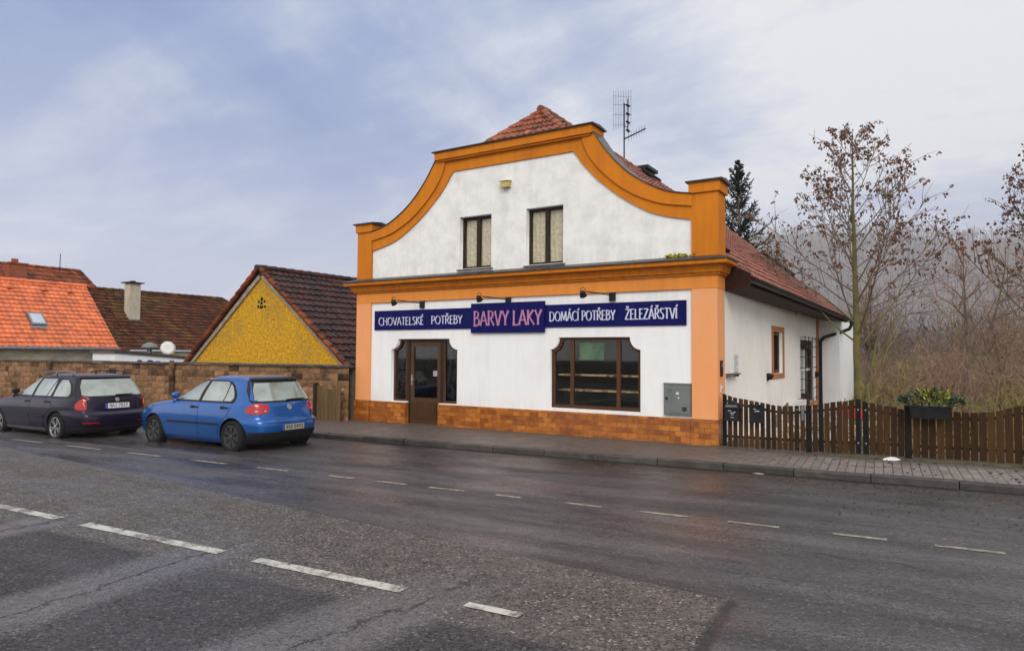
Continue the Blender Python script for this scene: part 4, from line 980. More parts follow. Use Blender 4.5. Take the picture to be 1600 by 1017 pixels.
p = street(-1.6, KERB - .07); snow(p.x, p.y, .11, .03, .018, p.z, 'dirty sliver of snow in the gutter below the kerb')
t = thing('barrier_board', 'red and white board leaning behind the brown gate leaf', 'board', (-1.45, 14.2, .05))
q = MB(); 
for i in range(5): q.box(-1.56 + .07 * i, -1.56 + .07 * (i + 1), 14.2, 14.22, .56, .82 - .02 * i, mi=i % 2)
obj('striped_board', q, ['red_board', 'white_plastic'], t)
q = MB(); q.box(-1.55, -1.5, 14.221, 14.26, .0, .7); q.box(-1.27, -1.22, 14.221, 14.26, .0, .7); obj('leg', q, 'wood_pale', t)

# ------------------------------------------------------------------ left side: block wall, yard gate, old houses
t = thing('block_wall', 'long split face concrete block wall with dark coping behind the parked cars', 'wall', tuple(street(-20, 13.1, 0)))
def wh(a): return 1.47 + .0085 * (-12 - a)
q = MB(); qd = MB(); qm = MB()
rows = 8
for j in range(rows):
    a = -34. + (.2 if j % 2 else 0)
    while a < -11.66:
        l = .40 if rnd.random() < .8 else .2
        a1 = min(a + l, -11.64); hh = wh(a) / rows
        z0, z1 = .08 + j * (wh(a) - .08) / rows + .005, .08 + (j + 1) * (wh(a) - .08) / rows - .005
        pr = rnd.uniform(.0, .014); tt = rnd.random()
        b0 = 13.0 - pr
        # split face: front face as a small rough grid
        F = []; V = []
        nn = 3
        for r_ in range(nn + 1):
            for c_ in range(nn + 1):
                ins = 0 if 0 < r_ < nn and 0 < c_ < nn else .013
                V.append(street(a + .005 + (a1 - a - .01) * c_ / nn, b0 + ins + rnd.uniform(-.012, .012) * (1 if ins == 0 else .3), z0 + (z1 - z0) * r_ / nn))
        F = [(r_ * 4 + c_, r_ * 4 + c_ + 1, r_ * 4 + c_ + 5, r_ * 4 + c_ + 4) for r_ in range(nn) for c_ in range(nn)]
        (qd if (j >= 6 and rnd.random() < .25) or noise.noise(Vector((a * .6, j * .5, 3))) > .42 else q).add(V, F, tt)
        a = a1
for nm, b_, m_ in (('block_face', q, 'block'), ('stained_blocks', qd, 'block_dark')): obj(nm, b_, m_, t)
q = MB(); n = 22
for i in range(n):
    a0, a1 = -34 + 22.36 * i / n, -34 + 22.36 * (i + 1) / n
    V = [street(a_, b_, z_) for a_, z_ in ((a0, wh(a0)), (a1, wh(a1))) for b_ in (13.012, 13.27) for z_ in (-.2, z_ - .01)]
    q.add(V, [(0, 4, 5, 1), (2, 3, 7, 6), (1, 5, 7, 3)])
obj('mortar_core', q, 'mortar', t)
q = MB()
for i in range(n):
    a0, a1 = -34 + 22.36 * i / n + .004, -34 + 22.36 * (i + 1) / n - .004
    dz = rnd.uniform(-.008, .008)
    q.prism([(12.93, 0.), (13.34, 0.), (13.34, .035), (13.13, .055), (12.93, .035)], lambda b, z: street(a0, b, wh(a0) + z + dz), lambda b, z: street(a1, b, wh(a1) + z + dz), rnd.random())
obj('coping', q, 'coping', t)
for a0 in (-18.5, -25.0, -31.5):
    q = MB()
    for j in range(8):
        hh = (wh(a0) - .02) / 8; p0, p1 = .06 + j * hh, .06 + (j + 1) * hh - .012
        V = [street(a0 + x, b, z) for z in (p0, p1) for b in (12.925 + rnd.uniform(-.01, .01), 13.2) for x in (0, .2)]
        q.add(V, [(0, 2, 3, 1), (4, 5, 7, 6), (0, 1, 5, 4), (2, 6, 7, 3), (0, 4, 6, 2), (1, 3, 7, 5)], rnd.random())
    obj('pier', q, 'block_dark', t)

t = thing('yard_gate', 'low weathered board gate in the gap between the block wall and the shop', 'gate', (-12.9, 12.25, 0))
n = 11
for i in range(n):
    x0, x1 = -13.28 + .075 * i, -13.28 + .075 * (i + 1) - .008; xm = (i + .5) / n
    q = MB(); q.box(x0, x1, 12.02 + rnd.uniform(-.004, .004), 12.045, .03, .80 + .11 * (2 * xm - 1) ** 2 + rnd.uniform(-.006, .006), rnd.random()); obj('board', q, 'old_board', t)
q = MB(); q.box(-13.28, -12.46, 12.046, 12.08, .15, .22); q.box(-13.28, -12.46, 12.046, 12.08, .62, .69); obj('rail', q, 'old_board', t)
q = MB(); q.box(-13.40, -13.30, 12.0, 12.09, -.1, .95); obj('gate_jamb', q, 'dark_wood', t)

# yellow gabled house
t = thing('yellow_house', 'yellow roughcast gable with dark brown tiled roof behind the block wall', 'house', (-18.6, 19, -.2))
YX, YY = -18.67, 14.5
me = plate([(-22.6, -.3), (-14.5, -.3), (-14.5, 1.16), (YX, 4.27), (-22.6, 1.18)], [], YY, YY + .3); obj('gable_wall', me, 'yellow', t)
q = MB(); q.box(-22.55, -22.3, YY + .301, 24, -.3, 1.2); q.box(-14.8, -14.55, YY + .301, 24, -.3, 1.15); obj('side_walls', q, 'yellow', t)
q = MB()
for s_, xe, ze in ((1, -14.25, .97), (-1, -22.85, .98)):
    A = Vector((xe, 0, ze)); B = Vector((YX, 0, 4.31)); d = (B - A).normalized(); nrm = Vector((-d.z, 0, d.x)); nrm = nrm if nrm.z < 0 else -nrm
    V = [p + Vector((0, y, 0)) + nrm * w for y in (YY - .07, YY - .004) for p in (A, B) for w in (.0, .13)]
    q.add(V, [(0, 1, 3, 2), (4, 5, 7, 6), (0, 2, 6, 4), (1, 5, 7, 3), (0, 4, 5, 1), (2, 3, 7, 6)])
obj('verge_board', q, 'trim_white', t)
q = MB()
tile_slope(q, (-14.15, YY - .2, .93), (-14.15, 24, .93), (YX, 24, 4.42), (YX, YY - .2, 4.42), .24, .34, amp=.035, lift=.045)
tile_slope(q, (-22.95, 24, .93), (-22.95, YY - .2, .93), (YX, YY - .2, 4.42), (YX, 24, 4.42), .24, .34, amp=.035, lift=.045)
rf = obj('roof', q, 'tile_dark', t)
q = MB(); ridge_tiles(q, (YX, 24, 4.46), (YX, YY - .22, 4.46), .12, .38); obj('ridge_tiles', q, 'tile_dark', rf)
q = MB()   # dark verge tiles along both rakes
for xe in (-14.15, -22.95):
    for i in range(16):
        A = Vector((xe, YY - .2, .93)).lerp(Vector((YX, YY - .2, 4.42)), i / 16); B = Vector((xe, YY - .2, .93)).lerp(Vector((YX, YY - .2, 4.42)), (i + 1.05) / 16)
        q.tube([A + Vector((0, .05, .07)), B + Vector((0, .05, .03))], [.085, .075], 6, True, rnd.random())
obj('verge_tiles', q, 'tile_ruddy', rf)
q = MB()
for dx, dz, r_ in [(0, .13, .07), (-.14, .05, .05), (.14, .05, .05), (0, 0, .06), (-.17, -.12, .05), (.17, -.12, .05), (-.06, -.12, .045), (.06, -.12, .045), (0, -.15, .05)]:
    q.lathe([(r_, 0), (r_, .004)], Matrix.Translation((YX + dx, YY - .001, 3.3 + dz)) @ Matrix.Rotation(R(90), 4, 'X'), 8)
obj('vent_holes', q, 'ink', t)

def hip_house(root, eave_x, ridge_x, y0, y1, ye, ez, rz, m, tw=.25, tl=.31):
    q = MB(); tile_slope(q, (eave_x, y0, ez), (eave_x, ye, ez), (ridge_x, y1, rz), (ridge_x, y0, rz), tw, tl, amp=.03, lift=.05)
    rf = obj('roof', q, m, root)
    q = MB(); ridge_tiles(q, (ridge_x, y0, rz + .03), (ridge_x, y1, rz + .03), .13, .45)
    if ye != y1: ridge_tiles(q, (eave_x, ye, ez + .03), (ridge_x, y1, rz + .03), .12, .45)
    obj('ridge_tiles', q, m, rf)
    bx = 2 * ridge_x - eave_x
    q = MB(); q.add([(bx, y0, ez), (bx, ye, ez), (ridge_x, y1, rz), (ridge_x, y0, rz)], [(0, 1, 2, 3)])
    if ye != y1: q.add([(bx, ye, ez), (eave_x, ye, ez), (ridge_x, y1, rz)], [(0, 1, 2)])
    obj('back_roof_slope', q, m, root); return rf
t = thing('orange_roof_house', 'low house with bright orange tiled roof, skylight and grey plaster wall', 'house', (-39.5, 13.5, -.5))
rf = hip_house(t, -36, -39.5, 5.0, 19.2, 19.2, 1.86, 5.22, 'tile_orange')
q = MB(); q.box(-42.6, -36.3, 5.2, 19.1, -.6, 1.80); q.prism([(-36.3, 1.8), (-42.6, 1.8), (-39.5, 5.05)], lambda x, z: (x, 18.9, z), lambda x, z: (x, 19.1, z)); obj('wall', q, 'grey_plaster', t)
q = MB()
V = []; q.tube([(-35.93, 5, 1.80), (-35.93, 19.25, 1.80)], .08, 8); obj('gutter', q, 'zinc', t)
q = MB(); c = Vector((-37.2, 15.75, 3.32)); d = Vector((-3.5, 0, 3.36)).normalized(); nn = Vector((3.36, 0, 3.5)).normalized()
c = Vector((-36 - 3.5 * .39, 15.95, 1.86 + 3.36 * .39)); q.obox(c + nn * .06, d * .42, Vector((0, .34, 0)), nn * .07); sk = obj('skylight', q, 'zinc', t)
q = MB(); q.obox(c + nn * .075, d * .34, Vector((0, .26, 0)), nn * .07); obj('pane', q, mat('sky_pane', (.35, .42, .52), None, .05, spec=1., coat=1.), sk)
q = MB(); q.obox(c - d * .52 + nn * .05, d * .10, Vector((0, .4, 0)), nn * .02); obj('apron', q, 'zinc', sk)
for y in (14.0, 15.4, 17.0, 18.2):
    q = MB(); p = Vector((-36 - 3.5 * .87, y, 1.86 + 3.36 * .87)); q.prism([(-.16, 0), (.16, 0), (0, .12)], lambda a, z: p + Vector((.15, a, z)), lambda a, z: p + Vector((-.15, a, z + .05))); obj('vent_tile', q, 'tile_orange', rf)
t = thing('brown_roof_house', 'long low house with dark mossy brown tiled roof beside the orange roof', 'house', (-39.5, 25, -.5))
hip_house(t, -36, -39.5, 19.26, 27.6, 32, 1.78, 5.12, 'tile_brown')
q = MB(); q.box(-42.6, -36.3, 19.2, 31.7, -.6, 1.72); obj('wall', q, 'grey_plaster', t)
q = MB(); q.box(-38.2, -37.66, 20.62, 21.22, 3.1, 5.42); ch = obj('chimney', q, 'cream_render', t)
q = MB(); q.box(-38.33, -37.53, 20.48, 21.36, 5.45, 5.51); q.box(-38.15, -37.7, 20.67, 21.17, 5.421, 5.449); q.tube([(-37.93, 20.92, 5.51), (-37.93, 20.92, 5.6)], [.2, .12], 10); obj('chimney_cap', q, 'black', ch)
q = MB(); q.box(-38.25, -37.6, 20.58, 21.27, 3.0, 3.45); obj('flashing', q, 'zinc', ch)
t = thing('tall_red_roof_house', 'taller far house with old reddish tiled roof rising behind the orange roof', 'house', (-50, 17, -.5))
hip_house(t, -45.5, -50, 8, 23.9, 25.2, 3.2, 7.15, 'tile_ruddy', .34, .46)
q = MB(); q.box(-54.3, -45.8, 8.2, 25.0, -.6, 3.1); obj('wall', q, 'grey_plaster', t)
q = MB(); q.box(-49.3, -48.5, 19.1, 20.1, 5.0, 7.05); ch = obj('chimney', q, 'brick_red', t)
q = MB(); q.box(-49.36, -48.44, 19.04, 20.16, 7.052, 7.15); q.box(-49.0, -48.75, 19.4, 19.7, 7.152, 7.4); obj('chimney_cap', q, 'brick_red', ch)
q = MB(); q.box(-48.3, -47.7, 20.2, 20.9, 5.72, 5.82); obj('roof_hatch', q, 'white_plastic', t)
q = MB(); q.tube([(-49.6, 22.47, 6.9), (-49.6, 22.47, 8.15)], .025, 5); obj('lightning_rod', q, 'black', t)
t = thing('board_shed', 'narrow shed of upright planks between the orange roof house and the white panel', 'shed', (-35.6, 18.8, -.5))
q = MB()
for i in range(7): q.box(-36.0 + rnd.uniform(-.01, .01), -35.4, 18.35 + .13 * i, 18.35 + .13 * i + .12, -.5, 1.72, rnd.random())
obj('plank_wall', q, 'wood_pale', t)
q = MB(); q.box(-36.1, -35.25, 18.25, 19.4, 1.722, 1.80); obj('roof', q, 'tile_ruddy', t)
t = thing('panelled_trailer', 'white box body with blue lettering and grey roof edge, only its top above the wall', 'trailer', (-33, 19.4, -.5))
q = MB(); q.prism([(17.45, -.4), (21.6, -.4), (21.6, 1.27), (17.45, 1.60)], lambda y, z: (-33.0, y, z), lambda y, z: (-35.0, y, z)); obj('body', q, 'truck_white', t)
q = MB(); q.prism([(17.35, 1.61), (21.7, 1.275), (21.7, 1.36), (17.35, 1.70)], lambda y, z: (-32.94, y, z), lambda y, z: (-35.1, y, z)); obj('roof_edge', q, 'zinc', t)
q = MB(); q.prism([(17.35, 1.702), (21.7, 1.362), (21.7, 1.40), (17.35, 1.74)], lambda y, z: (-32.86, y, z), lambda y, z: (-35.1, y, z)); obj('roof_sheet', q, 'coping', t)
q = MB()
q.add([(-32.99, 18.15, .55), (-32.99, 18.75, .55), (-32.99, 18.75, 1.28), (-32.99, 18.55, 1.28)], [(0, 1, 2, 3)])
q.add([(-32.99, 17.75, .55), (-32.99, 18.05, .55), (-32.99, 18.35, 1.22), (-32.99, 18.2, 1.2)], [(0, 1, 2, 3)])
LM = MB(); fit(LM, 'SLA', 18.95, 20.6, .35, .87, 0, weight=1.6); q.add([(-32.99 + p[1], p[0], p[2]) for p in LM.v], LM.f)
obj('lettering', q, 'truck_blue', t)
t = thing('satellite_dish', 'white round satellite dish on the roof edge of the white panelled trailer', 'dish', (-33.4, 20.2, 1.4))
M = Matrix.Translation((-33.3, 20.25, 1.86)) @ Matrix.Rotation(R(75), 4, 'Y') @ Matrix.Rotation(R(20), 4, 'X')
q = MB(); q.lathe([(.02, -.03), (.2, -.02), (.36, .01), (.365, .014), (.2, -.008), (.01, -.016)], M, 20); obj('reflector', q, 'white_plastic', t, smooth=True)
q = MB(); q.tube([(-33.35, 20.25, 1.35), (-33.35, 20.25, 1.85)], .03, 6); obj('mast', q, 'zinc', t)
q = MB(); q.tube([(-33.2, 20.25, 1.55), (-32.85, 20.3, 1.62), (-32.8, 20.3, 1.72)], .025, 6); obj('feed_arm', q, 'cream', t)
t = thing('rooftop_cowl', 'dark rounded metal cowl beside the satellite dish', 'vent', (-34, 19.6, 1.4))
q = MB(); q.tube([(-34, 19.7, 1.4), (-34, 19.7, 1.95)], .12, 10); obj('pipe', q, 'zinc', t)
q = MB(); q.lathe([(.42, 0), (.40, .08), (.3, .2), (.12, .28), (.01, .3)], Matrix.Translation((-34, 19.7, 1.86)), 14); obj('hood', q, 'cab_grey', t, smooth=True)

# ------------------------------------------------------------------ cars
def car_body(sp):
    n = sp.get('n', 5.0)
    zs = sp['zs']
    def prm(z): 
        xr, xf, W = smoothtab(sp['xr'], z), smoothtab(sp['xf'], z), smoothtab(sp['W'], z)
        return xr, xf, W
    def P(z, th, off=0.):
        xr, xf, W = prm(z); xc = (xr + xf) / 2; a = (xf - xr) / 2
        s_, c = math.sin(th), math.cos(th)
        nn = n
        p = Vector((xc - a * math.copysign(abs(c) ** (2 / nn), c), W * math.copysign(abs(s_) ** (2 / nn), s_), z))
        if off:
            e = 1e-3
            def q_(zz, t2): return P(zz, t2, 0.)
            dt = (q_(z, th + e) - q_(z, th - e)); dz = (q_(z + .004, th) - q_(z - .004, th))
            nr = dz.cross(dt)
            if nr.length < 1e-12: nr = Vector((0, 1, 0))
            nr = nr.normalized()
            out = Vector((p.x - xc, p.y * 2.2, (z - .75) * .6))
            if nr.dot(out) < 0: nr = -nr
            p = p + nr * off
        return p
    def th_x(z, x, side=1):
        xr, xf, W = prm(z); xc = (xr + xf) / 2; a = (xf - xr) / 2
        c = max(-1, min(1, (xc - x) / a)); t = math.acos(math.copysign(abs(c) ** (n / 2), c)); return t if side > 0 else -t
    def th_y(z, y):
        xr, xf, W = prm(z); s_ = max(-1, min(1, y / W)); return math.asin(math.copysign(abs(s_) ** (n / 2), s_))
    return P, th_x, th_y
def build_car(name, label, sp, loc, rz):
    P, th_x, th_y = car_body(sp)
    root = thing(name, label, 'car', mtx=sp['mtx'])
    paint = sp['paint']
    # shell
    q = MB(); Mh = 72; ring = 2 * Mh
    ths = []
    for i in range(Mh): ths.append(math.pi * i / Mh)
    ths = ths + [-math.pi + math.pi * i / Mh for i in range(Mh)]
    V = []
    for z in sp['zs']:
        for th in ths: V.append(P(z, th))
    nz = len(sp['zs'])
    F = [(j * ring + i, j * ring + (i + 1) % ring, (j + 1) * ring + (i + 1) % ring, (j + 1) * ring + i) for j in range(nz - 1) for i in range(ring)]
    F += [tuple(range(ring))[::-1], tuple((nz - 1) * ring + i for i in range(ring))]
    q.add(V, F); me = q.mesh('body', True)
    me.materials.append(MT[paint]); me.materials.append(MT['blackplastic'])
    o = bpy.data.objects.new('body', me); COL.objects.link(o)
    cut = MB(); hw = sp['W'][3][1]
    for ax in sp['axles']:
        for s_ in (1, -1):
            M = Matrix.Translation((ax, s_ * (hw - .26), sp['wr'])) @ Matrix.Rotation(R(90 if s_ < 0 else -90), 4, 'X')
            cut.lathe([(sp['ar'], 0), (sp['ar'], .5)], M, 40)
    cm = cut.mesh('cut'); cm.materials.append(MT['blackplastic']); co = bpy.data.objects.new('cut', cm); COL.objects.link(co)
    md = o.modifiers.new('b', 'BOOLEAN'); md.object = co; md.operation = 'DIFFERENCE'; md.solver = 'EXACT'; md.material_mode = 'TRANSFER'
    dg = bpy.context.evaluated_depsgraph_get(); me2 = bpy.data.meshes.new_from_object(o.evaluated_get(dg))
    bpy.data.objects.remove(o); bpy.data.objects.remove(co)
    me2.polygons.foreach_set('use_smooth', [True] * len(me2.polygons)); me2.set_sharp_from_angle(angle=R(38))
    mats = list(me2.materials)
    body = bpy.data.objects.new('body', me2); link(body, root, False)
    def patch(nm, rows, off, m, parent, mode='x', side=1, nu=14, nv=10, smooth=True, thick=0.012):
        """rows: (z, a0, a1): a is x along the side, y across the rear, or (y, x) round the rear corner"""
        q = MB(); zz = [r[0] for r in rows]
        def row(z):
            for r0, r1 in zip(rows, rows[1:]):
                if z <= r1[0] + 1e-9:
                    f = (z - r0[0]) / (r1[0] - r0[0]); return r0[1] + (r1[1] - r0[1]) * f, r0[2] + (r1[2] - r0[2]) * f
            return rows[-1][1:]
        zl = []
        for r0, r1 in zip(rows, rows[1:]):
            k = max(1, round(nv * (r1[0] - r0[0]) / (zz[-1] - zz[0])))
            zl += [r0[0] + (r1[0] - r0[0]) * i / k for i in range(k)]
        zl.append(zz[-1])
        V = []; V2 = []
        for z in zl:
            a0, a1 = row(z)
            if mode == 'x': pts = [th_x(z, a0 + (a1 - a0) * i / nu, side) for i in range(nu + 1)]
            elif mode == 'y': pts = [th_y(z, a0 + (a1 - a0) * i / nu) for i in range(nu + 1)]
            else:
                t0, t1 = th_y(z, a0 * side), th_x(z, a1, side); pts = [t0 + (t1 - t0) * i / nu for i in range(nu + 1)]
            for t_ in pts: V.append(P(z, t_, off)); V2.append(P(z, t_, off - thick))
        w = nu + 1; nr = len(zl); n0 = len(V)
        F = [(j * w + i, j * w + i + 1, (j + 1) * w + i + 1, (j + 1) * w + i) for j in range(nr - 1) for i in range(nu)]
        b = [i for i in range(w)] + [j * w + nu for j in range(1, nr)] + [(nr - 1) * w + i for i in range(nu - 1, -1, -1)] + [j * w for j in range(nr - 2, 0, -1)]
        F += [(b[i], b[(i + 1) % len(b)], n0 + b[(i + 1) % len(b)], n0 + b[i]) for i in range(len(b))]
        q.add(V + V2, F); me = q.mesh(nm, smooth); 
        me.set_sharp_from_angle(angle=R(40))
        return obj(nm, me, m, parent, False)
    for s_ in (1, -1):
        # dark band behind the side glass, then doors and panes
        patch('window_surround', sp['dlo'], .004, 'blackplastic', root, 'x', s_)
        for rows in sp['panes']: patch('side_window', rows, .009, 'car_glass', root, 'x', s_)
        for nm, rows, hx, hz, mold in sp['doors']:
            grow = [(rows[0][0] - .006, rows[0][1] - .007, rows[0][2] + .007)] + [(z, a - .007, b + .007) for z, a, b in rows[1:-1]] + [(rows[-1][0] + .003, rows[-1][1] - .007, rows[-1][2] + .007)]
            patch('door_seam', grow, .0015, 'blackplastic', root, 'x', s_)
            d = patch(nm, rows, .0045, paint, root, 'x', s_, thick=.004)
            q = MB(); c = P(hz, th_x(hz, hx, s_), .018); q.obox(c, (.095, 0, 0), (0, .014, 0), (0, 0, .016)); q.obox(c + Vector((.06, -s_ * .012, 0)), (.05, 0, 0), (0, .010, 0), (0, 0, .030))
            h = obj('handle', q, sp['handle'], d, False)
            bv = h.modifiers.new('bv', 'BEVEL'); bv.width = .008; bv.segments = 2
            patch('side_molding', mold, .018, sp['molding'], d, 'x', s_, nv=3)
        q = MB(); mx, mz = sp['mirror']; c = P(mz, th_x(mz, mx, s_), .10)
        vs = []; 
        for j in range(7):
            ph = -math.pi / 2 + math.pi * j / 6
            for i in range(12):
                th = 2 * math.pi * i / 12; vs.append(c + Vector((math.copysign(abs(math.cos(ph) * math.cos(th)) ** .7, math.cos(th)) * .06, math.copysign(abs(math.cos(ph) * math.sin(th)) ** .7, math.sin(th)) * .085, math.copysign(abs(math.sin(ph)) ** .8, ph) * .062)))
        q.add(vs, [(j * 12 + i, j * 12 + (i + 1) % 12, (j + 1) * 12 + (i + 1) % 12, (j + 1) * 12 + i) for j in range(6) for i in range(12)])
        q.tube([P(mz - .05, th_x(mz - .05, mx - .02, s_), -.02), c + Vector((0, 0, -.045))], [.045, .035], 6)
        mi = obj('wing_mirror', q, sp['mirror_mat'], root, False, smooth=True)
        patch('tail_light', sp['lamp'], .012, 'red_lens', root, 'c', s_, nu=18)
        for j, (kind, rows) in enumerate(sp['lamp_in']): patch('lens', rows if sp['lamp_in_mode'] == 'c' else [(z, s_ * a, s_ * b) for z, a, b in rows], .016 if kind != 'pale_lens' else .021, kind, root, 'c' if len(rows[0]) == 3 and sp['lamp_in_mode'] == 'c' else 'y', s_, nu=8)
        if 'reflector' in sp: patch('reflector', [(z, s_ * a, s_ * b) for z, a, b in sp['reflector']], .012, 'red_lens', root, 'y', 1, nv=2)
        if sp.get('rails'):
            q = MB(); pts = []
            for i in range(15):
                u = i / 14; x = sp['rails'][0] + (sp['rails'][1] - sp['rails'][0]) * u
                zt = sp['rails'][2] + .045 * min(1, math.sin(math.pi * u) * 3.) ; pts.append((x, s_ * (sp['rails'][3]), zt - .05 * (u > .93) - .10 * max(0, u - .6)))
            q.tube(pts, .016, 8)
            for i in (1, 7, 13): q.tube([Vector(pts[i]) - Vector((0, 0, .09)), pts[i]], .016, 6)
            obj('roof_rail', q, 'zinc' if s_ > 0 else 'blackplastic', root, False, smooth=True)
    patch('hatch_seam', [(z, a - .008, b + .008) for z, a, b in sp['hatch']], .0015, 'blackplastic', root, 'y', 1, nu=24)
    tg = patch('tailgate', sp['hatch'], .005, paint, root, 'y', 1, nu=24, thick=.004)
    patch('rear_window_surround', sp['rwin_s'], .007, 'blackplastic', root, 'y', 1, nu=20)
    patch('rear_window', sp['rwin'], .012, 'car_glass', root, 'y', 1, nu=20)
    patch('lower_bumper', sp['lowb'], .008, 'blackplastic', root, 'c', 1, nu=24); patch('lower_bumper', sp['lowb'], .008, 'blackplastic', root, 'c', -1, nu=24)
    if 'bumpline' in sp: 
        for s_ in (1, -1): patch('bumper_step', sp['bumpline'], .02, paint, root, 'c', s_, nu=24, nv=4, thick=.03)
    if 'spoiler' in sp:
        patch('spoiler', sp['spoiler'], .035, sp.get('spoiler_mat', paint), root, 'y', 1, nu=20, nv=4, thick=.03)
    for s_ in (1, -1): patch('sill', sp['sill'], .012, sp['sill_mat'], root, 'x', s_, nv=3, thick=.02)
    # wiper, emblem, number plate
    q = MB(); (wy0, wz0), (wy1, wz1) = sp['wiper']; q.tube([P(wz0, th_y(wz0, wy0), .03), P((wz0 + wz1) / 2, th_y((wz0 + wz1) / 2, (wy0 + wy1) / 2), .03), P(wz1, th_y(wz1, wy1), .03)], [.022, .018, .008], 6); obj('rear_wiper', q, 'blackplastic', tg, False)
    def on_rear(z, off):
        e = .03; p = P(z, 0., 0); d = (P(z + e, 0.) - P(z - e, 0.)).normalized(); nrm = Vector((-abs(d.z), 0, d.x if d.x > 0 else 0)).normalized()
        up = d if d.z > 0 else -d; X = Vector((0, -1, 0)); nrm = X.cross(up); 
        if nrm.x > 0: nrm = -nrm
        return Matrix(((X.x, up.x, nrm.x, p.x + nrm.x * off), (X.y, up.y, nrm.y, p.y + nrm.y * off), (X.z, up.z, nrm.z, p.z + nrm.z * off), (0, 0, 0, 1)))
    M = on_rear(sp['emblem'], .010); q = MB(); er = sp['emblem_r']
    q.lathe([(er, 0), (er, .008), (er * .8, .010), (er * .8, .003)], M, 24)
    if sp['emblem_kind'] == 'letters':
        for seg in (((-.5, .62), (-.12, .12)), ((-.12, .12), (0, .3)), ((0, .3), (.12, .12)), ((.12, .12), (.5, .62)), ((-.72, .2), (-.36, -.66)), ((-.36, -.66), (0, -.02)), ((0, -.02), (.36, -.66)), ((.36, -.66), (.72, .2))):
            q.tube([M @ Vector((a * er, b * er, .007)) for a, b in seg], er * .085, 4)
    else:
        q.tube([M @ Vector((a * er, b * er, .008)) for a, b in ((-.5, -.1), (.1, .1), (.62, .05))], [er * .1, er * .2, er * .08], 5)
        for k_ in range(3): q.tube([M @ Vector((a * er, b * er, .008)) for a, b in ((-.1 + .12 * k_, .1), (-.25 + .14 * k_, .5 - .1 * k_))], er * .07, 4)
    obj('emblem', q, 'silver', tg, False)
    M = on_rear(sp['plate_z'], .018); q = MB(); q.obox((0, 0, 0), (.26, 0, 0), (0, .056, 0), (0, 0, .004)); q.v = [tuple(M @ Vector(v)) for v in q.v]; pl = obj('number_plate', q, sp['plate_mat'], root, False)
    q = MB(); q.obox((-.24, 0, .0045), (.02, 0, 0), (0, .056, 0), (0, 0, .001)); q.v = [tuple(M @ Vector(v)) for v in q.v]; obj('blue_band', q, 'plate_blue', pl, False)
    tm = text_mesh(sp['plate'], .115, .001)
    mx = max(v.co.x for v in tm.vertices); 
    for v in tm.vertices: v.co = M @ Vector((v.co.x * (.205 / mx) + .02, v.co.y * 1.0, .0055 + v.co.z))
    obj('lettering', tm, 'ink', pl, False)
    # wheels
    for ax in sp['axles']:
        for s_ in (1, -1):
            M = Matrix.Translation((ax, s_ * (hw - .115), sp['wr'])) @ Matrix.Rotation(R(-90 if s_ > 0 else 90), 4, 'X')
            r = sp['wr']; q = MB(); q.lathe([(.20, -.09), (r - .03, -.10), (r - .008, -.085), (r, -.06), (r, .06), (r - .008, .085), (r - .03, .098), (.222, .095), (.21, .08)], M, 40)
            wh_ = obj('wheel', q, 'tyre', root, False, smooth=True)
            q = MB(); q.lathe([(.213, .06), (.217, .094), (.207, .097), (.195, .07), (.19, .03), (.05, .03)], M, 36)
            k = sp['spokes']
            for i in range(k):
                for dd in sp['spoke_pair']:
                    a = 2 * math.pi * i / k + .3; a2 = a + dd
                    p0 = Vector((.045 * math.cos(a), .045 * math.sin(a), .085)); p1 = Vector((.205 * math.cos(a2), .205 * math.sin(a2), .088)); d = (p1 - p0); sd_ = Vector((-d.y, d.x, 0)).normalized()
                    w0, w1 = sp['spoke_w']
                    V = [p0 - sd_ * w0, p0 + sd_ * w0, p1 + sd_ * w1, p1 - sd_ * w1]; V = V + [v - Vector((0, 0, .03)) for v in V]
                    q.add([M @ v for v in V], [(0, 1, 2, 3), (0, 1, 5, 4), (1, 2, 6, 5), (2, 3, 7, 6), (3, 0, 4, 7)])
            q.lathe([(.05, .05), (.05, .092), (.03, .098)], M, 16)
            obj('rim', q, [sp['rim']], wh_, False)
            q = MB(); q.lathe([(.19, .0), (.19, .028), (.02, .029)], M, 20); obj('brake', q, 'blackplastic', wh_, False)
    q = MB(); q.obox(((sp['axles'][0] + sp['axles'][1]) / 2, 0, .22), (1.5, 0, 0), (0, .7, 0), (0, 0, .06)); obj('underbody', q, 'blackplastic', root, False)
    if sp.get('aerial'):
        q = MB(); ax, az = sp['aerial']; q.tube([(ax, 0, az - .02), (ax, 0, az + .02)], [.035, .02], 8); q.tube([(ax, 0, az + .01), (ax - .12, 0, az + .21)], [.006, .003], 5); obj('roof_aerial', q, 'blackplastic', root, False)
    return root

CS = .93
def car_matrix(a_rear, b, dx_rear, half_w, yaw_extra=0., z=.0):
    """rear axle of the left (camera) side at street position a_rear, b; forward is -a"""
    M = RM @ Matrix.Translation((a_rear, b, z)) @ Matrix.Rotation(math.pi + yaw_extra, 4, 'Z') @ Matrix.Translation((-dx_rear * CS, -half_w * CS, 0))
    # keep it rigid: rebuild from axes
    X = (M.to_3x3() @ Vector((1, 0, 0))).normalized(); Yv = (M.to_3x3() @ Vector((0, 1, 0))); Z = X.cross(Yv).normalized(); Yv = Z.cross(X)
    X *= CS; Yv *= CS; Z *= CS; t_ = M.to_translation(); return Matrix(((X.x, Yv.x, Z.x, t_.x), (X.y, Yv.y, Z.y, t_.y), (X.z, Yv.z, Z.z, t_.z), (0, 0, 0, 1)))

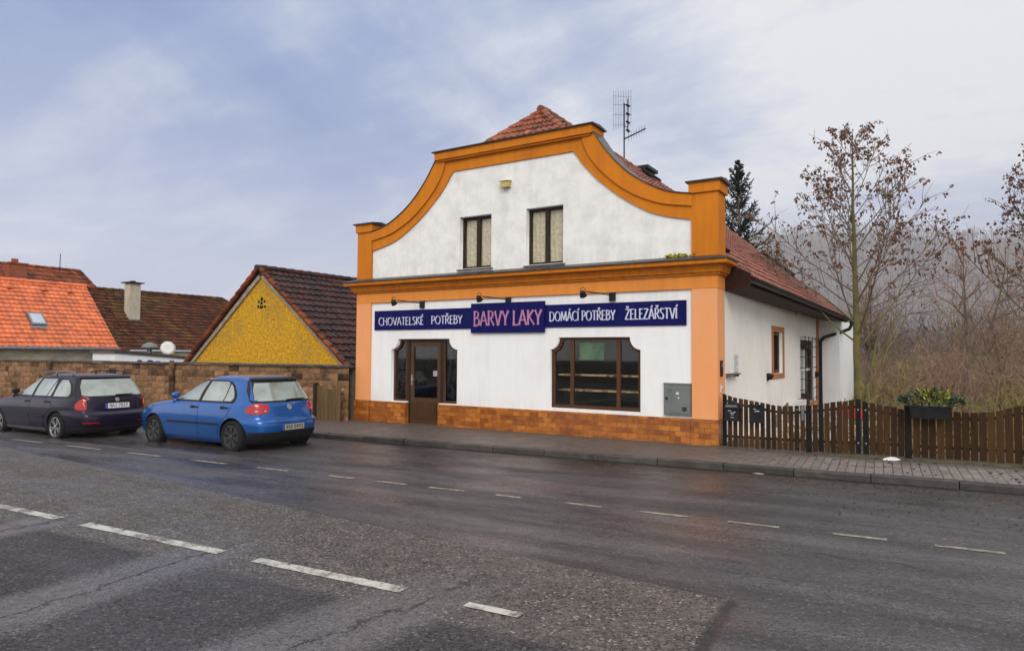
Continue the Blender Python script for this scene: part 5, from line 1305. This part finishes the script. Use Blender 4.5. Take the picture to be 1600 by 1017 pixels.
ZS = [.17, .20, .24, .28, .33, .38, .43, .48, .53, .58, .62, .66, .70, .74, .77, .80, .83, .86, .89, .91, .93, .95, .965, .98, 1.0, 1.03, 1.07, 1.11, 1.15, 1.19, 1.23, 1.27, 1.31, 1.34, 1.37, 1.395, 1.415, 1.43, 1.445, 1.456, 1.466, 1.474, 1.48, 1.484]
golf = dict(paint='paint_blue', zs=ZS, n=5.0, wr=.316, ar=.365, axles=(.745, 3.323), rim='rim_black', spokes=7, spoke_pair=(-.16, .16), spoke_w=(.012, .020),
    xr=[(.17, .22), (.24, .10), (.33, .035), (.45, .0), (.56, .0), (.62, .03), (.66, .085), (.74, .10), (.86, .125), (.95, .16), (1.0, .195), (1.1, .265), (1.2, .335), (1.3, .41), (1.37, .47), (1.415, .52), (1.445, .60), (1.466, .74), (1.478, .95), (1.484, 1.25)],
    xf=[(.17, 4.0), (.24, 4.12), (.35, 4.18), (.5, 4.2), (.62, 4.18), (.70, 4.12), (.77, 4.04), (.83, 3.90), (.89, 3.62), (.93, 3.28), (.965, 2.98), (1.0, 2.86), (1.1, 2.62), (1.2, 2.41), (1.3, 2.19), (1.37, 2.02), (1.415, 1.87), (1.445, 1.73), (1.466, 1.60), (1.478, 1.47), (1.484, 1.4)],
    W=[(.17, .76), (.28, .835), (.43, .868), (.58, .88), (.74, .872), (.86, .852), (.93, .832), (.965, .80), (1.0, .782), (1.1, .745), (1.2, .708), (1.3, .664), (1.37, .628), (1.415, .594), (1.445, .545), (1.466, .46), (1.478, .34), (1.484, .16)],
    dlo=[(.955, .80, 3.0), (1.0, .74, 2.86), (1.1, .74, 2.60), (1.2, .80, 2.38), (1.3, .90, 2.13), (1.365, 1.02, 1.93), (1.39, 1.2, 1.8)],
    panes=[[(.985, 1.86, 2.70), (1.1, 1.84, 2.47), (1.2, 1.80, 2.26), (1.3, 1.76, 2.02), (1.36, 1.74, 1.84)],
           [(.985, 1.10, 1.76), (1.1, 1.06, 1.735), (1.2, 1.05, 1.70), (1.3, 1.04, 1.665), (1.36, 1.10, 1.64)],
           [(.99, .86, 1.07), (1.05, .80, 1.05), (1.15, .83, 1.02), (1.25, .91, 1.01), (1.31, .985, 1.005)]],
    doors=[('door', [(.285, 1.79, 2.83), (.5, 1.79, 2.88), (.7, 1.79, 2.89), (.85, 1.79, 2.87), (.95, 1.80, 2.85)], 1.92, .855, [(.53, 1.80, 2.78), (.565, 1.80, 2.78)]),
           ('door', [(.285, 1.20, 1.775), (.45, 1.16, 1.775), (.6, 1.06, 1.775), (.72, .90, 1.775), (.85, .83, 1.775), (.95, .79, 1.775)], .98, .865, [(.53, 1.14, 1.76), (.565, 1.14, 1.76)])],
    handle='blackplastic', molding='blackplastic', mirror=(2.66, .985), mirror_mat='paint_blue',
    lamp=[(.755, .60, .30), (.78, .50, .42), (.85, .46, .44), (.92, .48, .36), (.95, .56, .28)],
    lamp_in=[('pale_lens', [(.795, .66, .685), (.81, .65, .695), (.825, .66, .685)]), ('pale_lens', [(.80, .535, .555), (.813, .527, .563), (.826, .535, .555)]), ('red_lens', [(.78, .50, .56), (.85, .485, .585), (.92, .50, .56)])], lamp_in_mode='y',
    hatch=[(.64, -.55, .55), (.70, -.64, .64), (.78, -.60, .60), (.95, -.62, .62), (1.0, -.70, .70), (1.36, -.565, .565)],
    rwin_s=[(.965, -.70, .70), (1.0, -.70, .70), (1.2, -.66, .66), (1.385, -.575, .575)], rwin=[(.995, -.60, .60), (1.02, -.645, .645), (1.2, -.60, .60), (1.335, -.53, .53)],
    lowb=[(.175, .0, 1.0), (.30, .0, 0.36), (.415, .0, .36)], spoiler=[(1.375, -.55, .55), (1.415, -.54, .54)], spoiler_mat='blackplastic',
    bumpline=[(.585, .0, .36), (.612, .0, .36)],
    sill=[(.20, 1.16, 2.9), (.275, 1.16, 2.9)], sill_mat='paint_blue', wiper=((.03, .985), (-.42, 1.0)), emblem=.865, emblem_r=.055, emblem_kind='letters', plate_z=.49, plate='4S8 8493', plate_mat='plate_dirty')
b_ = 8.36
golf['mtx'] = car_matrix(-10.22, b_, .745, .88, R(-3.2))
build_car('hatchback_car', 'metallic blue five door hatchback with black wheels parked in front of the block wall', golf, None, 0)

ZO = [.19] + ZS[1:] 
octa = dict(paint='paint_navy', zs=ZO, n=5.2, wr=.316, ar=.36, axles=(.97, 3.548), rim='alloy', spokes=5, spoke_pair=(-.22, .22), spoke_w=(.018, .014),
    xr=[(.17, .20), (.24, .10), (.33, .04), (.45, .0), (.58, .01), (.62, .05), (.66, .085), (.74, .09), (.86, .105), (.95, .13), (1.0, .155), (1.1, .225), (1.2, .30), (1.3, .38), (1.37, .44), (1.415, .50), (1.445, .60), (1.466, .75), (1.478, 1.0), (1.484, 1.4)],
    xf=[(.17, 4.38), (.24, 4.5), (.35, 4.55), (.5, 4.57), (.66, 4.54), (.74, 4.46), (.80, 4.3), (.86, 4.05), (.91, 3.7), (.95, 3.38), (.98, 3.22), (1.03, 3.08), (1.11, 2.9), (1.2, 2.70), (1.3, 2.47), (1.37, 2.29), (1.415, 2.13), (1.445, 1.98), (1.466, 1.85), (1.478, 1.72), (1.484, 1.6)],
    W=[(.17, .77), (.28, .84), (.43, .872), (.58, .885), (.74, .878), (.86, .862), (.93, .84), (.965, .805), (1.0, .788), (1.1, .752), (1.2, .715), (1.3, .672), (1.37, .636), (1.415, .60), (1.445, .55), (1.466, .46), (1.478, .34), (1.484, .16)],
    dlo=[(.955, .58, 3.30), (1.0, .52, 3.12), (1.1, .55, 2.88), (1.2, .62, 2.66), (1.3, .74, 2.42), (1.36, .88, 2.25), (1.385, 1.1, 2.1)],
    panes=[[(.985, 2.14, 2.98), (1.1, 2.12, 2.76), (1.2, 2.09, 2.54), (1.3, 2.06, 2.31), (1.36, 2.04, 2.16)],
           [(.985, 1.50, 2.03), (1.1, 1.44, 2.005), (1.2, 1.39, 1.98), (1.3, 1.33, 1.95), (1.36, 1.30, 1.93)],
           [(.985, 1.33, 1.46), (1.1, 1.28, 1.40), (1.2, 1.27, 1.35), (1.3, 1.265, 1.29)],
           [(.985, .66, 1.20), (1.03, .60, 1.19), (1.12, .62, 1.175), (1.25, .72, 1.14), (1.34, .86, 1.11)]],
    doors=[('door', [(.285, 2.06, 3.10), (.5, 2.06, 3.16), (.7, 2.06, 3.17), (.85, 2.06, 3.14), (.95, 2.07, 3.12)], 2.2, .86, [(.515, 2.08, 3.05), (.56, 2.08, 3.05)]),
           ('door', [(.285, 1.48, 2.045), (.45, 1.44, 2.045), (.6, 1.34, 2.045), (.72, 1.18, 2.045), (.85, 1.16, 2.045), (.95, 1.22, 2.045)], 1.34, .865, [(.515, 1.44, 2.03), (.56, 1.44, 2.03)])],
    handle='paint_navy', molding='paint_navy', mirror=(2.96, .99), mirror_mat='blackplastic',
    lamp=[(.70, .64, .30), (.74, .62, .36), (.82, .62, .36), (.90, .62, .30), (.965, .65, .22), (.985, .68, .17)],
    lamp_in=[('pale_lens', [(.79, .66, .18), (.84, .65, .22), (.89, .66, .20)])], lamp_in_mode='c',
    hatch=[(.60, -.60, .60), (.66, -.66, .66), (.74, -.60, .60), (.95, -.60, .60), (1.0, -.72, .72), (1.36, -.58, .58)],
    rwin_s=[(.97, -.735, .735), (1.0, -.735, .735), (1.2, -.675, .675), (1.385, -.59, .59)], rwin=[(.995, -.60, .60), (1.02, -.655, .655), (1.2, -.62, .62), (1.35, -.55, .55)],
    lowb=[(.195, .0, 1.2), (.26, .0, .66), (.31, .0, .64)], spoiler=[(1.375, -.56, .56), (1.415, -.55, .55)],
    bumpline=[(.575, .0, .64), (.605, .0, .64)], reflector=[(.415, .42, .70), (.435, .42, .70)],
    sill=[(.22, 1.45, 3.2), (.275, 1.45, 3.2)], sill_mat='zinc', wiper=((.02, .99), (-.36, 1.005)), emblem=.905, emblem_r=.045, emblem_kind='wing', plate_z=.775, plate='4A1 7017', plate_mat='plate_white',
    rails=(.75, 2.35, 1.485, .56), aerial=(1.0, 1.485))
octa['mtx'] = car_matrix(-14.90, 7.88, .97, .885, R(-2.0))
build_car('estate_car', 'dark navy estate car with silver wheels and roof rails parked at the left edge', octa, None, 0)

# ------------------------------------------------------------------ trees and shrubs
def rv(r): return Vector((r.gauss(0, 1), r.gauss(0, 1), r.gauss(0, 1)))
def branch(q, r, p, d, L, r0, r1, n=6, wob=.06, up=.05, sides=5):
    pts = [p.copy()]; dirs = [d.copy()]
    for i in range(n):
        d = (d + rv(r) * wob + Vector((0, 0, up))).normalized(); p = p + d * (L / n); pts.append(p.copy()); dirs.append(d.copy())
    q.tube(pts, [r0 + (r1 - r0) * (i / n) ** .8 for i in range(n + 1)], sides, False)
    return pts, dirs
def side_dir(r, d, ang, az=None):
    u = d.orthogonal().normalized(); az = r.uniform(0, 2 * math.pi) if az is None else az
    u = Matrix.Rotation(az, 3, d) @ u
    return (d * math.cos(ang) + u * math.sin(ang)).normalized()
def cluster(q, r, c, s):
    """a hanging bunch of dry seeds: a few small crumpled blades"""
    for i in range(r.randint(4, 7)):
        o = c + Vector((r.gauss(0, .35), r.gauss(0, .35), -abs(r.gauss(0, .55)))) * s; d = Vector((r.gauss(0, .5), r.gauss(0, .5), -1)).normalized(); s_ = side_dir(r, d, R(90)); w = s * r.uniform(.22, .4); l = s * r.uniform(.5, .95)
        q.add([o, o + d * l * .5 + s_ * w, o + d * l, o + d * l * .5 - s_ * w * .8], [(0, 1, 2), (0, 2, 3)])
def clumped_tree(name, label, seed, x, y, z, H, Wd, r0=.13, group=None, dens=1., second=False, seeds='seed_brown'):
    r = random.Random(seed); t = thing(name, label, 'tree', (x, y, z), group=group)
    qt, qb, qc, qo = MB(), MB(), MB(), MB()
    p0 = Vector((x, y, z - .1))
    tp, td = branch(qt, r, p0, Vector((.01, 0, 1)), H * .95, r0, .012, 16, .018, .05, 9)
    if second: 
        branch(qt, r, p0 + Vector((.10, .05, 0)), Vector((.07, .02, 1)).normalized(), H * .28, r0 * .55, .03, 6, .03, .02, 7)
    def at(u):
        i = min(int(u * 16), 15); f = u * 16 - i; return tp[i].lerp(tp[i + 1], f), td[i]
    nl = int(33 * dens)
    for k in range(nl):
        u = .25 + .72 * (k / nl) ** 1.0 + r.uniform(-.01, .01); c, d = at(min(.97, u))
        # oval crown: wide low, narrowing to the top
        ang = R(54 - 20 * u + r.uniform(-8, 8)); L = .2
        env = [(0, .1), (.18, .25), (.30, .42), (.42, .54), (.55, .52), (.68, .43), (.80, .31), (.90, .18), (.97, .07), (1.0, .0)]
        while L < 4 and L * math.sin(ang) * .84 < Wd * interp(env, (c.z - z + L * math.cos(ang) * 1.14) / (H * 1.0)): L += .08
        L *= r.uniform(.80, 1.06)
        bd = side_dir(r, d, ang, 2.4 * k + r.uniform(-.4, .4))
        rr = r0 * .20 * (1.05 - u) + .007
        bp, bdir = branch(qt if u < .34 else qb, r, c, bd, L, rr, .006, 7, .06, .045, 5)
        ns = int(4 + L * 2.9)
        for j in range(ns):
            v = .3 + .7 * (j + r.random()) / ns; i = min(int(v * 7), 6); sp = bp[i].lerp(bp[i + 1], v * 7 - i)
            sl = L * (.42 - .26 * v) * r.uniform(.6, 1.2) + .12
            sp_, sd = branch(qb, r, sp, side_dir(r, bdir[i], R(r.uniform(28, 50))), sl, rr * .45 + .003, .004, 4, .08, .06, 4)
            for q_ in range(r.randint(1, 2)):
                w = r.randint(1, 4); tw, _ = branch(qb, r, sp_[w], side_dir(r, sd[w], R(r.uniform(30, 60))), sl * .45, .005, .003, 2, .1, .05, 3)
                if r.random() < .5: cluster(qo if (tw[-1].z - z < H * .42 and r.random() < .5) else qc, r, tw[-1], r.uniform(.07, .13))
            if r.random() < .85: cluster(qo if (sp_[-1].z - z < H * .42 and r.random() < .55) else qc, r, sp_[-1], r.uniform(.08, .14))
            if r.random() < .6: cluster(qc, r, sp_[2], r.uniform(.06, .11))
        cluster(qc, r, bp[-1], .13)
    tr = obj('trunk', qt, 'bark_moss', t, smooth=True); obj('twigs', qb, 'twig', t)
    obj('seed_bunches', qc, seeds, t); obj('withered_leaves', qo, 'seed_orange', t)
    return t
clumped_tree('seeded_tree', 'tall slender bare tree hung with brown seed bunches, mossy trunk behind the wide gate', 11, -1.78, 20, .05, 8.1, 4.7, .135, second=True)
clumped_tree('seeded_tree', 'bare tree with denser brown seed bunches cut by the right edge behind the fence', 23, 2.45, 19.2, .05, 7.1, 4.4, .13, dens=1.1)

def spruce(x, y, z, H, Wd):
    r = random.Random(5); t = thing('spruce_tree', 'dark spruce rising behind the right slope of the shop roof', 'tree', (x, y, z))
    q = MB(); q.tube([(x, y, z), (x + .05, y, z + H * .6), (x, y, z + H)], [.2, .1, .015], 7); obj('trunk', q, 'twig', t)
    q = MB()
    zz = H * .38
    while zz < H - .1:
        u = zz / H; L = Wd * min(1, (1 - u) * 1.5 + .06); nb = 6
        for k in range(nb):
            if r.random() < .15: continue
            a = 2 * math.pi * k / nb + r.uniform(-.5, .5); l = L * r.uniform(.45, 1.2); d = Vector((math.cos(a), math.sin(a), -.05 + .55 * u)).normalized()
            p = Vector((x, y, z + zz + r.uniform(-.12, .12)))
            bp, bd = branch(q, r, p, d, l, .022, .016, 6, .06, .10, 4)
            for i in range(1, 7):
                for s_ in range(3):
                    c = bp[i].lerp(bp[i - 1], r.random()); sd = side_dir(r, bd[i], R(r.uniform(30, 60))); sd.z += r.uniform(-.25, .15); ll = l * .24 * (1.2 - i / 7) + .08
                    e = c + sd.normalized() * ll
                    q.tube([c, c.lerp(e, .6), e], [.016, .024, .008], 3, False)
                for _ in range(7):
                    c = bp[i].lerp(bp[i - 1], r.random()); e2 = c + side_dir(r, bd[i], R(55)) * .09; q.tube([c, e2], [.016, .004], 3, False)
        zz += .42 - .16 * u
    obj('crown', q, 'needle', t)
spruce(-8.2, 34, 0, 11.2, 3.0)

def shrub_meshes(seed, H, Wd, stems, m, dense=1.):
    r = random.Random(seed); q = MB(); q2 = MB()
    for s_ in range(stems):
        a = r.uniform(0, 6.28); lean = abs(r.gauss(0, .33)) + .05; d = Vector((math.cos(a) * lean, math.sin(a) * lean, 1)).normalized()
        p = Vector((r.gauss(0, Wd * .14), r.gauss(0, Wd * .14), -.05)); L = H * r.uniform(.6, 1.0); r0 = .012 + .010 * H * r.uniform(.3, .6)
        bp, bd = branch(q, r, p, d, L, r0, .006, 7, .08, .02, 4)
        for j in range(int(10 * dense)):
            i = r.randint(2, 7); l2 = L * r.uniform(.18, .42) * (1.2 - i / 9)
            sp_, sd = branch(q2, r, bp[min(i, 7)], side_dir(r, bd[min(i, 7)], R(r.uniform(25, 60))), l2, r0 * .4, .004, 4, .12, .05, 3)
            for k in range(int(4 * dense)):
                w = r.randint(1, 4); branch(q2, r, sp_[w], side_dir(r, sd[w], R(r.uniform(25, 60))), l2 * r.uniform(.3, .6), .006, .003, 2, .14, .06, 3)
    return q.mesh('stems'), q2.mesh('twigs')
kinds = [shrub_meshes(1, 2.2, 1.6, 9, 0, 1.1), shrub_meshes(2, 3.2, 2.0, 8, 0, 1.2), shrub_meshes(3, 1.6, 1.8, 11, 0, 1.2), shrub_meshes(4, 4.6, 2.2, 6, 0, 1.3)]
KN = ['low', 'mid', 'spreading', 'tall']
KL = {0: 'bare reddish brown shrub in the thicket behind the wooden fence', 1: 'taller bare shrub with tangled twigs behind the wooden fence', 2: 'low spreading olive shrub just behind the wooden fence', 3: 'multi stemmed bare sapling standing in the thicket beyond the fence'}
sm = {0: ('twig_red', 'twig_red'), 1: ('twig', 'twig_red'), 2: ('twig_green', 'twig_green'), 3: ('twig_green', 'twig')}
r_ = random.Random(31); first = {}
def place_shrub(k, x, y, sc):
    if k not in first:
        t = thing('bare_shrub' if k < 3 else 'bare_sapling', KL[k], 'shrub' if k < 3 else 'sapling', (0, 0, 0), group=['reddish shrubs beyond the fence', 'tangled shrubs beyond the fence', 'olive shrubs beyond the fence', 'bare saplings beyond the fence'][k])
        obj('stems', kinds[k][0], sm[k][0], t); obj('twigs', kinds[k][1], sm[k][1], t); first[k] = t
    else:
        src = first[k]; t = src.copy(); COL.objects.link(t)
        for c in src.children: d = c.copy(); COL.objects.link(d); d.parent = t
    t.location = (x, y, gz(x, y)); t.rotation_euler = (0, 0, r_.uniform(0, 6.28)); t.scale = (sc, sc, sc * r_.uniform(.9, 1.1))
vis = []
for i in range(46):
    # spread over the wedge of garden seen between the house and the right edge
    y = 17.5 + 42 * (i / 46) ** 1.1; u = (i * .618) % 1.0
    x0, x1 = -.092 * y - .5, .105 * y + 1.0; x = x0 + (x1 - x0) * u
    if y < 27 and x < -1.5: continue
    if y > 24.8 and y < 31 and x < -2.0: continue
    k = 2 if y < 19 else r_.choice([0, 0, 1, 1, 2, 3])
    place_shrub(k, x, y, r_.uniform(.75, 1.15) * (1 if y < 25 else 1.25))
place_shrub(0, -.9, 18.9, .9); place_shrub(3, -1.5, 29.0, .8)
def bare_tree(name, label, seed, x, y, H, lean, group=None):
    r = random.Random(seed); t = thing(name, label, 'tree', (x, y, gz(x, y)), group=group); q = MB(); q2 = MB()
    for s_ in lean:
        bp, bd = branch(q, r, Vector((x, y, gz(x, y) - .1)), Vector((s_, .05, 1)).normalized(), H, .10, .015, 9, .07, .03, 6)
        for j in range(16):
            i = r.randint(3, 8); L = H * r.uniform(.2, .42) * (1.3 - i / 9); sp_, sd = branch(q, r, bp[i], side_dir(r, bd[i], R(r.uniform(35, 60))), L, .035, .008, 6, .1, .04, 4)
            for k in range(7):
                w = r.randint(1, 6); s2, d2 = branch(q2, r, sp_[w], side_dir(r, sd[w], R(r.uniform(30, 60))), L * .45, .012, .005, 3, .12, .05, 3)
                for m_ in range(3): branch(q2, r, s2[r.randint(1, 3)], side_dir(r, d2[1], R(45)), L * .22, .007, .004, 2, .12, .05, 3)
    obj('trunk', q, 'twig', t); obj('twigs', q2, 'twig_red', t)
bare_tree('bare_tree', 'grey forked bare tree without leaves between the two seeded trees', 41, .9, 30, 5.8, (-.02, .2))
bare_tree('bare_tree', 'thin mossy bare tree beside the corner of the house wing', 43, -2.6, 31.5, 4.6, (.03, -.12))
bare_tree('bare_tree', 'bare tree farther back to the right of the forked grey tree', 47, 3.6, 36, 6.5, (.0,))
t = thing('evergreen_bush', 'dark evergreen bush top showing over the end of the brown tiled roof', 'bush', (-41.5, 27.2, 0))
q = MB(); r_2 = random.Random(9)
for i in range(900):
    d = rv(r_2).normalized(); c = Vector((-42.0, 28.0, 4.35)) + Vector((d.x * .75, d.y * .75, d.z * 1.0)) * r_2.uniform(.5, 1.0); a = side_dir(r_2, d, R(60)) * r_2.uniform(.08, .16); b = d.cross(a).normalized() * .06
    q.add([c, c + a * .5 + b, c + a, c + a * .5 - b], [(0, 1, 2, 3)])
obj('leaves', q, 'needle', t)
q = MB(); q.tube([(-42, 28, -.4), (-42, 28, 4.2)], .1, 6); obj('trunk', q, 'twig', t)
t = thing('green_shrub', 'yellow green leafy branch at the right edge above the fence', 'shrub', (2.6, 15.5, .1))
q = MB(); q2 = MB(); r3 = random.Random(77)
for k in range(9):
    bp, bd = branch(q, r3, Vector((2.7 + r3.gauss(0, .2), 15.5 + r3.gauss(0, .2), .1)), Vector((-.35 + r3.gauss(0, .25), r3.gauss(0, .2), 1)).normalized(), r3.uniform(1.5, 2.2), .014, .005, 6, .06, .0, 4)
    for i in range(3, 7):
        for j in range(5):
            c = bp[i].lerp(bp[i - 1], r3.random()); d = side_dir(r3, bd[i], R(r3.uniform(30, 70))); s_ = side_dir(r3, d, R(90)); l = r3.uniform(.10, .17); q2.add([c, c + d * l * .5 + s_ * .028, c + d * l, c + d * l * .5 - s_ * .028], [(0, 1, 2), (0, 2, 3)])
obj('stems', q, 'twig_green', t); obj('leaves', q2, 'leaf_yellow', t)

# undergrowth on the garden ground: nobody could count it
q = MB(); r4 = random.Random(3)
for i in range(9000):
    y = 13.2 + 45 * r4.random() ** 1.6; x = r4.uniform(-.10 * y - 1.5, .115 * y + 3)
    if x < -2.7 and y < 31: continue
    h = r4.uniform(.06, .32) * (1 + .02 * y); a = r4.uniform(0, 6.28); w = h * .12; z = gz(x, min(y, 40)) - .06
    dx, dy = math.cos(a) * w, math.sin(a) * w; lx, ly = r4.gauss(0, h * .5), r4.gauss(0, h * .5)
    q.add([(x - dx, y - dy, z), (x + dx, y + dy, z), (x + lx, y + ly, z + h)], [(0, 1, 2)], r4.random())
o = struct('undergrowth', q, mat('dry_grass', (.26, .17, .07), (.13, .12, .04), .95, .5, spec=.05, tint=.5), kind='stuff'); 
o['label'] = 'dry brown and olive undergrowth behind the wooden fence'; o['category'] = 'undergrowth'
# wooded hill far behind
def hill_h(x, y):
    az = math.atan2(x, y); ridge = interp([(-1.2, 6), (-.5, 20), (-.3, 44), (-.21, 55), (-.13, 56), (-.05, 53), (.03, 49), (.12, 49), (.5, 40)], az)
    ridge *= 4.5; d = math.hypot(x, y); f = max(0, min(1, (d - 500) / 1080)); f = f * f * (3 - 2 * f)
    f *= 1 if d < 1600 else max(.2, 1 - (d - 1600) / 900)
    return -1.5 + ridge * f * (1 + .05 * noise.noise(Vector((x * .006, y * .006, 0)))) + 5 * noise.noise(Vector((x * .008, y * .03, 1))) * f
q = MB(); NX, NY = 80, 46
q.grid(lambda u, v: ((lambda a, d: (math.sin(a) * d, math.cos(a) * d, hill_h(math.sin(a) * d, math.cos(a) * d)))(-.62 + 1.3 * u, 350 + 1800 * v)), NX, NY)
struct('hill', q, 'hill', smooth=True)
q = MB(); r5 = random.Random(8)
for i in range(6500):
    a = r5.uniform(-.34, .2); d = 75 + 1560 * r5.random() ** .9; x, y = math.sin(a) * d, math.cos(a) * d
    z = hill_h(x, y) if d > 360 else gz(min(x, 30), 40) - .1
    H = r5.uniform(14, 26) * min(1, .55 + d / 2500) if d > 420 else r5.uniform(3.0, 5.5) * (1 + d / 250); t_ = r5.random()
    q.tube([(x, y, z - .3), (x + r5.gauss(0, .2), y, z + H * .8)], [.012 * H, .004 * H], 3, False, t_)
    for k in range(12):
        zz = z + H * r5.uniform(.3, .95); aa = r5.uniform(0, 6.28); l = H * r5.uniform(.15, .33) * (1.15 - (zz - z) / H * .6); e = Vector((x + math.cos(aa) * l * .8, y + math.sin(aa) * l * .8, zz + l * .9)); s_ = Vector((-math.sin(aa), math.cos(aa), .2)) * l * r5.uniform(.03, .09)
        q.add([(x, y, zz), tuple((Vector((x, y, zz)) + e) / 2 + s_), tuple(e), tuple((Vector((x, y, zz)) + e) / 2 - s_)], [(0, 1, 2, 3)], t_)
o = struct('woodland', q, mat('winter_woodland', (.115, .092, .090), (.075, .063, .066), .95, .02, spec=.05, tint=.45, c3=(.10, .085, .05), s3=.012), kind='stuff'); o['label'] = 'misty bare winter woodland covering the far hillside'; o['category'] = 'woodland'
# little stones and dead leaves along the kerb
q = MB()
for i in range(1500):
    a = rnd.uniform(-12, 6) if rnd.random() < .6 else rnd.uniform(-3, 6)
    b = KERB - .02 - abs(rnd.gauss(0, .5)) if rnd.random() < .5 else rnd.uniform(8.2, KERB - .1)
    s_ = rnd.uniform(.003, .009); p = street(a, b, .002)
    q.obox(p + Vector((0, 0, s_ * .3)), Vector((s_, s_ * .3, 0)), Vector((-s_ * .3, s_ * .8, 0)), Vector((0, 0, s_ * .5)), rnd.random())
for i in range(350):
    a = rnd.uniform(-12, 6); b = rnd.uniform(KERB + .16, 12.6); s_ = rnd.uniform(.006, .016); p = street(a, b, .09 + .008 * (b - KERB - .15) / 3.4 + .002)
    q.obox(p, Vector((s_, s_ * .3, 0)), Vector((-s_ * .3, s_ * .8, 0)), Vector((0, 0, s_ * .4)), rnd.random())
o = struct('grit', q, mat('grit', (.05, .036, .028), (.02, .015, .012), .9, 9, tint=.4), kind='stuff'); o['label'] = 'dark grit and leaf crumbs scattered along the kerb and pavement'; o['category'] = 'grit'

# ------------------------------------------------------------------ air, sky, light, camera
HAZE = .0004
q = MB(); q.box(-2400, 2400, -210, 2600, -9, 330)
hz = obj('haze', q, 'black'); hz['kind'] = 'stuff'; hz['label'] = 'pale winter haze over the whole place'; hz['category'] = 'haze'
m = bpy.data.materials.new('haze'); m.use_nodes = True; nt = m.node_tree; nt.nodes.remove(nt.nodes['Principled BSDF'])
pv = nt.nodes.new('ShaderNodeVolumePrincipled'); pv.inputs['Color'].default_value = (.93, .93, .97, 1); pv.inputs['Density'].default_value = HAZE; pv.inputs['Anisotropy'].default_value = .1
nt.links.new(pv.outputs[0], nt.nodes['Material Output'].inputs['Volume']); hz.data.materials.clear(); hz.data.materials.append(m)

SUN_EL, SUN_AZ = 33, 36      # from above and behind the viewer, softened by cloud
w = bpy.data.worlds.new('World'); S.world = w; w.use_nodes = True; nt = w.node_tree; k = NB(nt); bg = nt.nodes['Background']
sky = k.new('ShaderNodeTexSky', sky_type='NISHITA'); sky.sun_disc = False; sky.sun_elevation = R(SUN_EL); sky.sun_rotation = R(180 - SUN_AZ); sky.air_density = 1.2; sky.dust_density = 2.5
dv = k.coord('Generated'); X, Y, Z = k.sep(dv)
zc = k.math('ADD', k.math('MAXIMUM', Z, 0.0), .22)
pv_ = k.comb(k.math('DIVIDE', X, zc), k.math('DIVIDE', Y, zc), 0.35)
n1 = k.noise(k.vmath('MULTIPLY', pv_, (1.0, 1.0, 1)), .85, 7, .58, .4)
n2 = k.noise(k.vmath('MULTIPLY', pv_, (.6, 1.3, 1)), 2.4, 6, .6, .2)
f = k.math('ADD', k.math('MULTIPLY', n1, 1.05), k.math('SUBTRACT', k.math('MULTIPLY', n2, .45), .25))
# heavier cloud bank to the left of the street, thinning to the right
side = k.math('ADD', k.math('MULTIPLY', X, -.95), k.math('MULTIPLY', Y, -.10))
f = k.math('SUBTRACT', f, k.math('MULTIPLY', k.ramp(side, .0, .8, -.07, .27), k.ramp(Z, .02, .26, .1, 1.0)))
cr = k.new('ShaderNodeValToRGB'); k.link(f, cr.inputs[0]); e = cr.color_ramp.elements
for i, (p_, c) in enumerate([(.20, (1.9, 2.9, 6.0)), (.33, (2.8, 3.8, 6.6)), (.45, (5.2, 6.0, 7.8)), (.58, (8.9, 9.0, 9.4))]):
    if i >= len(e): e.new(.5)
    e[i].position = p_; e[i].color = c + (1,)
low = k.ramp(Z, .0, .30, .75, 0)
col = k.mix(low, cr.outputs[0], k.mix(k.ramp(side, -.2, .7), (7.6, 7.7, 8.2), (6.0, 6.9, 10.2)))
col = k.mix(.06, col, sky.outputs[0])
behind = k.math('MAXIMUM', k.ramp(Z, .5, .8), k.ramp(Y, .0, -.5))
col = k.mix(behind, col, (6.5, 6.4, 6.3))
unseen_gain = k.math('ADD', 1.0, k.math('MULTIPLY', behind, 1.1))      # unseen overcast sky overhead and behind the viewer brightened to add light
col = k.mix(1.0, col, k.comb(unseen_gain, unseen_gain, unseen_gain), 'MULTIPLY')
k.link(col, bg.inputs['Color']); bg.inputs['Strength'].default_value = .1

sl = bpy.data.lights.new('Sun', 'SUN'); sl.energy = 1.5; sl.angle = R(22); sl.color = (1, .975, .94)
so = bpy.data.objects.new('Sun', sl); COL.objects.link(so)
dsun = Vector((math.sin(R(SUN_AZ)) * math.cos(R(SUN_EL)), -math.cos(R(SUN_AZ)) * math.cos(R(SUN_EL)), math.sin(R(SUN_EL))))
so.rotation_euler = dsun.to_track_quat('Z', 'Y').to_euler()

cam = bpy.data.cameras.new('Camera'); co = bpy.data.objects.new('Camera', cam); COL.objects.link(co); S.camera = co
cam.sensor_fit = 'HORIZONTAL'; cam.sensor_width = 36; cam.lens = 24; cam.clip_end = 3000; cam.clip_start = .1
Rm = Matrix(((0.848352, 0.015628, 0.529203), (0.529385, -0.038536, -0.847506), (0.007149, 0.999135, -0.040965)))
co.matrix_world = Matrix.Translation((0, 0, 1.72)) @ Rm.to_quaternion().normalized().to_matrix().to_4x4()
S.view_settings.view_transform = 'Standard'; S.view_settings.look = 'None'; S.view_settings.exposure = -.02; S.view_settings.gamma = 1
S.cycles.max_bounces = 6; S.cycles.volume_bounces = 1; S.cycles.transparent_max_bounces = 12
S.cycles.use_denoising = True
try: S.cycles.denoiser = 'OPENIMAGEDENOISE'
except Exception: pass
